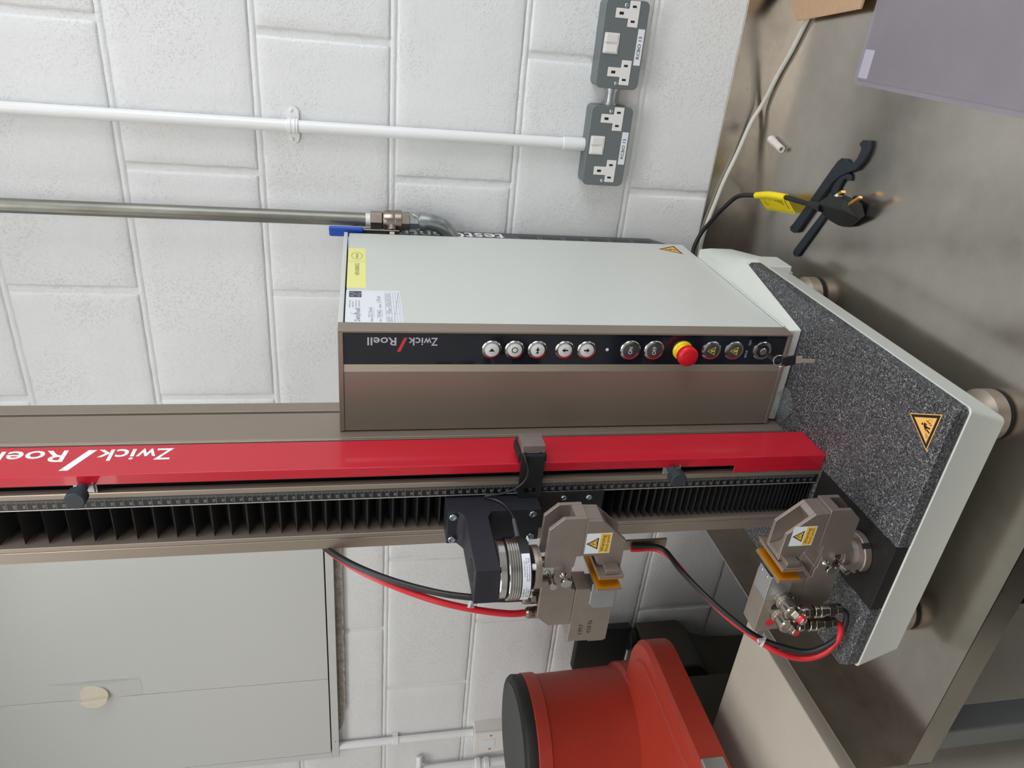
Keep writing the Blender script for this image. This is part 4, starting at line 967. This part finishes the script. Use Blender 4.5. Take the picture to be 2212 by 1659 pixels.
tag(obj('black_hose', MB().tube([(-93, -145, 29), (-94.5, -146, 21), (-102, -149, 15), (-128.8, -150, 13), (-153.2, -148, 23.4), (-173.7, -140, 42.7), (-177.5, -128, 65.5), (-177.5, -112, 91.3), (-169.1, -92, 117.8), (-155.3, -52, 150.9), (-147.6, -2, 173.8), (-145.6, 44, 186), (-146, 54, 230)], 3.9, 14), M_CBLK), 'black air hose looping from the lower grip couplings to the column bracket', 'hose', 'air hoses')
tag(obj('red_hose', MB().tube([(-116, -145, 29), (-117.5, -147, 21), (-126, -150, 15.5), (-145.3, -151, 16), (-172.3, -147, 26.2), (-186.7, -139, 47.8), (-184.9, -127, 76.6), (-177.6, -107, 101), (-165, -74, 134), (-152.3, -24, 163), (-152.1, 44, 183), (-153, 53.5, 230)], 4.1, 14), M_CRED), 'red air hose looping from the lower grip couplings to the column bracket', 'hose', 'air hoses')
tag(obj('cable_tie', MB().ring((-177.0, -111.0, 94.5), (-0.17, -0.55, -0.8), 8.0, 9.8, 3.4, 24).obox((-172, -117, 100), (1, 0, 0), (0, 1, 0), (0, 0, 1), 2.4, 2.2, 4), M_TIE), 'clear nylon tie round the lower pair of hoses', 'cable tie')

# ---- keys hanging in the switch
t = thing('key_ring', 'steel ring with a spare key hanging from the key switch', 'keys', (146, 90, 60))
k1 = obj('key_bow', MB().obox((145.5, 101, 60.0 - 1.5), (0, -1, -0.25), (1, 0, 0.1), (0, 0.25, -1), 9, 1.6, 3.2).obox((146, 90, 58), (0, -1, -0.25), (1, 0, 0), (0, 0, 1), 7, 1.8, 6), M_BLACK, t, bevel=1.2)
rg = MB(); pts = []
for i in range(25):
    a = 2 * math.pi * i / 24; pts.append((146 + 9.5 * math.sin(a) * 0.75, 84 + 3.5 * math.sin(a), 54.0 + 9.5 * math.cos(a)))
obj('split_ring', rg.tube(pts, 0.9, 8, 0), M_CHROME, t)
obj('spare_key_bow', MB().obox((147.5, 82.5, 41.5), (0.22, 0.0, -1), (1, 0, 0.22), (0, 1, 0), 10.5, 7.5, 1.6), M_BLACK, t, bevel=1.4)
obj('spare_key_blade', MB().obox((149.2, 82.3, 28), (0.1, 0, -1), (1, 0, 0.1), (0, 1, 0), 6, 5.4, 1.0).obox((147.6, 82.3, 13), (-0.03, 0, -1), (1, 0, 0), (0, 1, 0), 12, 3.0, 0.9), mat('key_metal', (196, 186, 170), 0.35, 0.5), t, bevel=0.5)

# ---- crumpled clear film by the column foot
fl = MB(); R = [(81, 131), (80, 118), (73, 107), (59, 101.5), (40, 105), (24, 122), (21.5, 131)]
cen2 = V(52, 140, 8); n = len(R)
ringA = [fl.v((x, y, 0.4)) for x, y in R]
ringB = [fl.v((52 + (x - 52) * 0.75, 133 + (y - 133) * 0.72, 4.5 + 3.0 * math.sin(i * 2.1))) for i, (x, y) in enumerate(R)]
ringC = [fl.v((52 + (x - 52) * 0.55, 136 + (y - 136) * 0.35, 9 + 2.5 * math.cos(i * 1.7))) for i, (x, y) in enumerate(R)]
for A, B in ((ringA, ringB), (ringB, ringC)):
    for i in range(n - 1): fl.face([A[i], A[i + 1], B[i + 1], B[i]])
tag(obj('plastic_film', fl, M_CLEAR, sharp=50), 'scrap of clear plastic film on the granite at the column foot', 'plastic film')

# ---- things lying on the bench
bz = ZB
t = thing('desk_mat', 'translucent lilac-grey plastic sheet with a frosted label on the bench', 'mat', (700, 150, bz))
def mat_poly(x0_, x1_, y0_, y1_, r): return rrect(x0_, x1_, y0_, y1_, r, 6)
obj('sheet', MB().pz(mat_poly(488, 1080, -160, 346, 10), bz + 0.6, bz + 2.6), M_MAT, t, bevel=0.4)
obj('raised_field', MB().pz(mat_poly(495, 1073, -153, 339, 6), bz + 2.6, bz + 3.2), M_MAT, t, bevel=0.3)
obj('frosted_label', MB().pz(mat_poly(498, 537, 314.5, 337, 2), bz + 3.2, bz + 3.4), M_MATL, t)
t = thing('cardboard_sheet', 'brown corrugated cardboard piece lying across the white cable', 'cardboard', (680, 480, bz))
cbp = [(566.5, 531), (590, 358.5), (820, 345), (800, 585), (640, 606)]
obj('board', MB().pz(cbp, bz + 13.5, bz + 17.5), M_CARD, t, bevel=0.3)
fl = MB()
for i in range(36):
    a = Vector(cbp[0]).lerp(Vector(cbp[1]), (i + 0.5) / 36); fl.box(a.x - 1.2, a.x + 0.6, a.y - 1.5, a.y + 1.5, bz + 13.9, bz + 17.1)
obj('torn_flutes', fl, M_CARD_E, t)
obj('folded_flap', MB().pz([(640, 400), (790, 395), (790, 560), (650, 560)], bz + 0.3, bz + 13.5), M_CARD, t)
tag(obj('data_cable', MB().tube([(640, 480, bz + 4.2), (573, 515, bz + 4.2), (518.6, 543, bz + 4.2), (481, 566.8, bz + 4.4), (427.3, 592, -109.2), (389.1, 602, -99.1), (330.2, 606, -87.3), (281.5, 606.5, -74), (235, 606.5, -65), (187, 606.5, -56.5), (142, 606.5, -54.6), (90, 604, -60), (40, 600, -90), (20, 596, bz + 5)], 4.0, 14), M_CABLE), 'off-white cable running along the bench upstand behind the machine', 'cable')
tb = MB().ring((363.4, 489, bz + 7.2), V(10, 46, 0), 3.6, 6.4, 30, 24).ring(V(363.4, 489, bz + 7.2) + V(10, 46, 0).normalized() * 30, V(10, 46, 0), 4.6, 7.0, 16, 24)
tag(obj('plastic_sleeve', tb, mat('ivory_plastic', (216, 212, 204), 0.45), bevel=0.3), 'small ivory plastic sleeve lying on the bench', 'sleeve')
def spanner(name, label, outline, hole, r, th):
    t = thing(name, label, 'spanner', (hole[0], hole[1], bz), 'hook spanners')
    obj('forged_body', MB().pz(outline, bz + 0.1, bz + th), M_OXIDE, t, bevel=1.2)
    obj('hang_hole', MB().cyl((hole[0], hole[1], bz + th - 0.1), 'z', r, 0.25, 18), M_INK, t)
S1 = [(248.4, 401.9), (243.4, 397.1), (243.0, 387.3), (248.0, 376.4), (308.9, 342.4), (344.5, 320.1), (358.1, 305.5), (368.0, 287.5), (375.6, 272.3), (390.5, 261.3), (402.5, 257.9), (413.6, 258.1), (420.0, 261.5), (417.6, 277.6), (410.8, 282.7), (407.9, 279.1), (406.9, 275.8), (401.8, 275.1), (391.7, 277.7), (383.9, 282.4), (380.0, 289.7), (380.5, 298.3), (384.2, 305.7), (383.8, 314.8), (377.9, 322.4), (361.1, 333.3), (306.2, 364.9), (257.3, 394.9)]
S2 = [(212.7, 375.9), (207.7, 372.2), (207.8, 364.3), (211.5, 357.5), (288.0, 315.9), (319.7, 301.3), (341.6, 302.0), (353.5, 297.6), (358.0, 291.5), (354.8, 290.7), (357.2, 280.3), (365.2, 282.9), (366.3, 288.4), (363.1, 300.6), (353.6, 312.7), (334.7, 320.3), (320.5, 317.3), (296.9, 325.3), (219.7, 373.3)]
spanner('hook_spanner', 'larger black hook spanner lying on the bench beside the mains plug', S1, (250.2, 390.9), 3.2, 6.5)
spanner('hook_spanner', 'smaller black hook spanner lying on the bench under the mains plug', S2, (212.8, 367.5), 2.4, 4.5)
t = thing('power_cord', 'black mains lead ending in a three-pin plug with a yellow tag', 'power cord', (300, 300, bz))
obj('cord', MB().tube([(110, 560, -34), (140, 585, -30), (175, 590, -40), (206, 580, -52), (240, 560, -63), (266, 540, -75), (282.6, 482, -76), (295, 435, -76), (303, 386, -77), (307.5, 338, -79), (309.5, 302, -84)], 4.2, 14), M_CBLK, t)
obj('cord_sleeve', MB().lathe([(4.6, 0), (6.4, 22), (6.4, 25), (7.4, 25.5), (7.4, 31)], (308.8, 324, -81), V(2.5, -30, -5), 20), M_CBLK, t)
hb_ = bmesh.new()
for p in ((316, 297, -79), (322, 292, -79), (336, 274, -80), (337, 232, -80), (323, 236, -78), (315, 221, -101), (296, 243, -110), (289, 262, -113), (287, 277, -113.5), (289, 296, -110), (297, 310, -100), (336, 276, -110), (334, 234, -110), (318, 226, -115.5), (292, 262, -115.8), (310, 305, -98)):
    hb_.verts.new(Vector(p) * S)
bmesh.ops.convex_hull(hb_, input=hb_.verts)
pm = MB(); pm.bm.free(); pm.bm = hb_
pg_ = obj('plug_body', pm, M_BLACK, t, bevel=2.5, seg=3, sharp=50)
pd = V(13.3, -16.2, 0).normalized(); pq = V(16.2, 13.3, 0).normalized()
obj('live_pin', MB().obox(V(338, 224, -87) + pd * 3, pd, pq, (0, 0, 1), 13, 2.0, 3.1), M_BRASS, t, bevel=0.4)
obj('earth_pin', MB().obox(V(341.5, 257.5, -86), pd, pq, (0, 0, 1), 7, 2.2, 3.8), M_BRASS, t, bevel=0.4)
obj('pin_sleeve', MB().obox(V(336.5, 262.5, -86), pd, pq, (0, 0, 1), 5, 2.5, 4.1), M_WPLAS, t, bevel=0.4)
tg = MB()
A_, B_ = V(284.2, 478, -76), V(304.0, 383, -77)
tg.tube([(283.2, 478, -76), (295, 435, -76), (303.2, 385, -77)], 5.9, 18)
F = [V(281, 478, -80), V(300.5, 384, -80), V(276, 386, -104), V(258, 480, -104)]
nrm = (F[1] - F[0]).cross(F[3] - F[0]).normalized()
if nrm.z < 0: nrm = -nrm
tv = [tg.v(p) for p in F]; tv2 = [tg.v(p - nrm * 0.4) for p in F]
tg.face(tv); tg.face(tv2[::-1])
for i in range(4): tg.face([tv[i], tv[(i + 1) % 4], tv2[(i + 1) % 4], tv2[i]])
yt = obj('yellow_tag', tg, M_YTAG, t, label='bright yellow printed tag')
tx = MB(); rnd = random.Random(4)
def tagpt(u, v_): return F[0].lerp(F[1], u).lerp(F[3].lerp(F[2], u), v_) + nrm * 0.12
for u0 in [0.14, 0.20] + [0.34, 0.40] + [0.50 + 0.05 * i for i in range(6)] + [0.86]:
    v1 = rnd.uniform(0.55, 0.8)
    tx.quad([tagpt(u0, 0.12), tagpt(u0 + 0.022, 0.12), tagpt(u0 + 0.022, v1), tagpt(u0, v1)])
for i in range(12): tx.quad([tagpt(0.03 + i * 0.08, 0.89), tagpt(0.075 + i * 0.08, 0.89), tagpt(0.075 + i * 0.08, 0.92), tagpt(0.03 + i * 0.08, 0.92)])
obj('tag_print', tx, M_INK, yt, flat=True)

# ---- machines to the left of the bench
BX1, BY1, BZ1 = -415, 141, -75
t = thing('beige_cabinet', 'beige topped cabinet standing left of the steel bench', 'cabinet', (-700, -100, ZF))
obj('cabinet_top', MB().box(-1150, BX1, -520, BY1, BZ1 - 30, BZ1), M_BEIGE, t, bevel=3)
obj('cabinet_body', MB().box(-1140, BX1 - 8, -510, BY1 - 8, ZF, BZ1 - 30), M_BEIGE, t)
OC = (-918, 290)
t = thing('orange_machine', 'orange-red machine drum with black cap and rounded flange beside the beige cabinet', 'machine', (OC[0], OC[1], ZF))
obj('drum', MB().lathe([(137, 274), (141, 268), (143, 236), (141, 232), (146, 44), (154, 36), (154, 0)], (OC[0], OC[1], 0), 'z', 72), M_ORANGE, t, bevel=0)
obj('drum_rim', MB().ring((OC[0], OC[1], 238), 'z', 141, 146, 30, 72), M_ORANGE, t, bevel=2)
obj('black_cap', MB().lathe([(138, 268), (144, 270), (145, 288), (141, 293), (130, 294.5), (0, 294.5)], (OC[0], OC[1], 0), 'z', 72), M_INK, t, sharp=50)
obj('cap_disc', MB().lathe([(128, 294), (128, 296), (0, 296)], (OC[0], OC[1], 0), 'z', 72), M_RUB, t)
fp_ = rrect(-1250, -617, -260, 335, 85, 10)
obj('flange', loft(MB(), [[(x, y, -20) for x, y in rrect(-1250, -617, -260, 335, 85, 10)], [(x, y, 30) for x, y in fp_], [(x, y, 40) for x, y in rrect(-1242, -625, -252, 327, 78, 10)]]), M_ORANGE, t, sharp=25)
obj('flange_ridge', loft(MB(), [[(x, y, 39) for x, y in rrect(-1215, -652, -228, 303, 60, 10)], [(x, y, 46) for x, y in rrect(-1210, -657, -222, 297, 56, 10)]]), M_ORANGE, t, bevel=2)
obj('lower_body', MB().box(-1180, -800, 160, 330, ZF, -20), M_OLIVE, t)
obj('latch', MB().obox((-640, -5, 10), (1, 0, 0), (0, 1, 0), (0, 0, 1), 30, 14, 22), M_ALU, t, bevel=3)
ol = MB().py([(-1500, ZF), (-956, ZF), (-956, -370), (-950, -300), (-930, -252), (-905, -232), (-884, -214), (-878, -200), (-878, -84), (-1500, -84)], 420, 580)
tag(obj('olive_machine_body', ol, M_OLIVE, bevel=10, seg=4), 'dark olive machine casing between the orange machine and the wall', 'machine')
t = thing('black_box', 'flat square black box on an arm behind the orange machine', 'box', (-930, 545, 10))
obj('box_body', MB().box(-1000, -858, 540, 562, -62, 82), M_BLACK, t, bevel=4)
obj('box_knuckle', MB().lathe([(30, 0), (30, 20)], (-905, 545, -58), (0, 0, -1), 24), M_BLACK, t, bevel=4)
obj('box_arm', MB().box(-925, -890, 535, 570, -110, -70), M_BLACK, t, bevel=3)
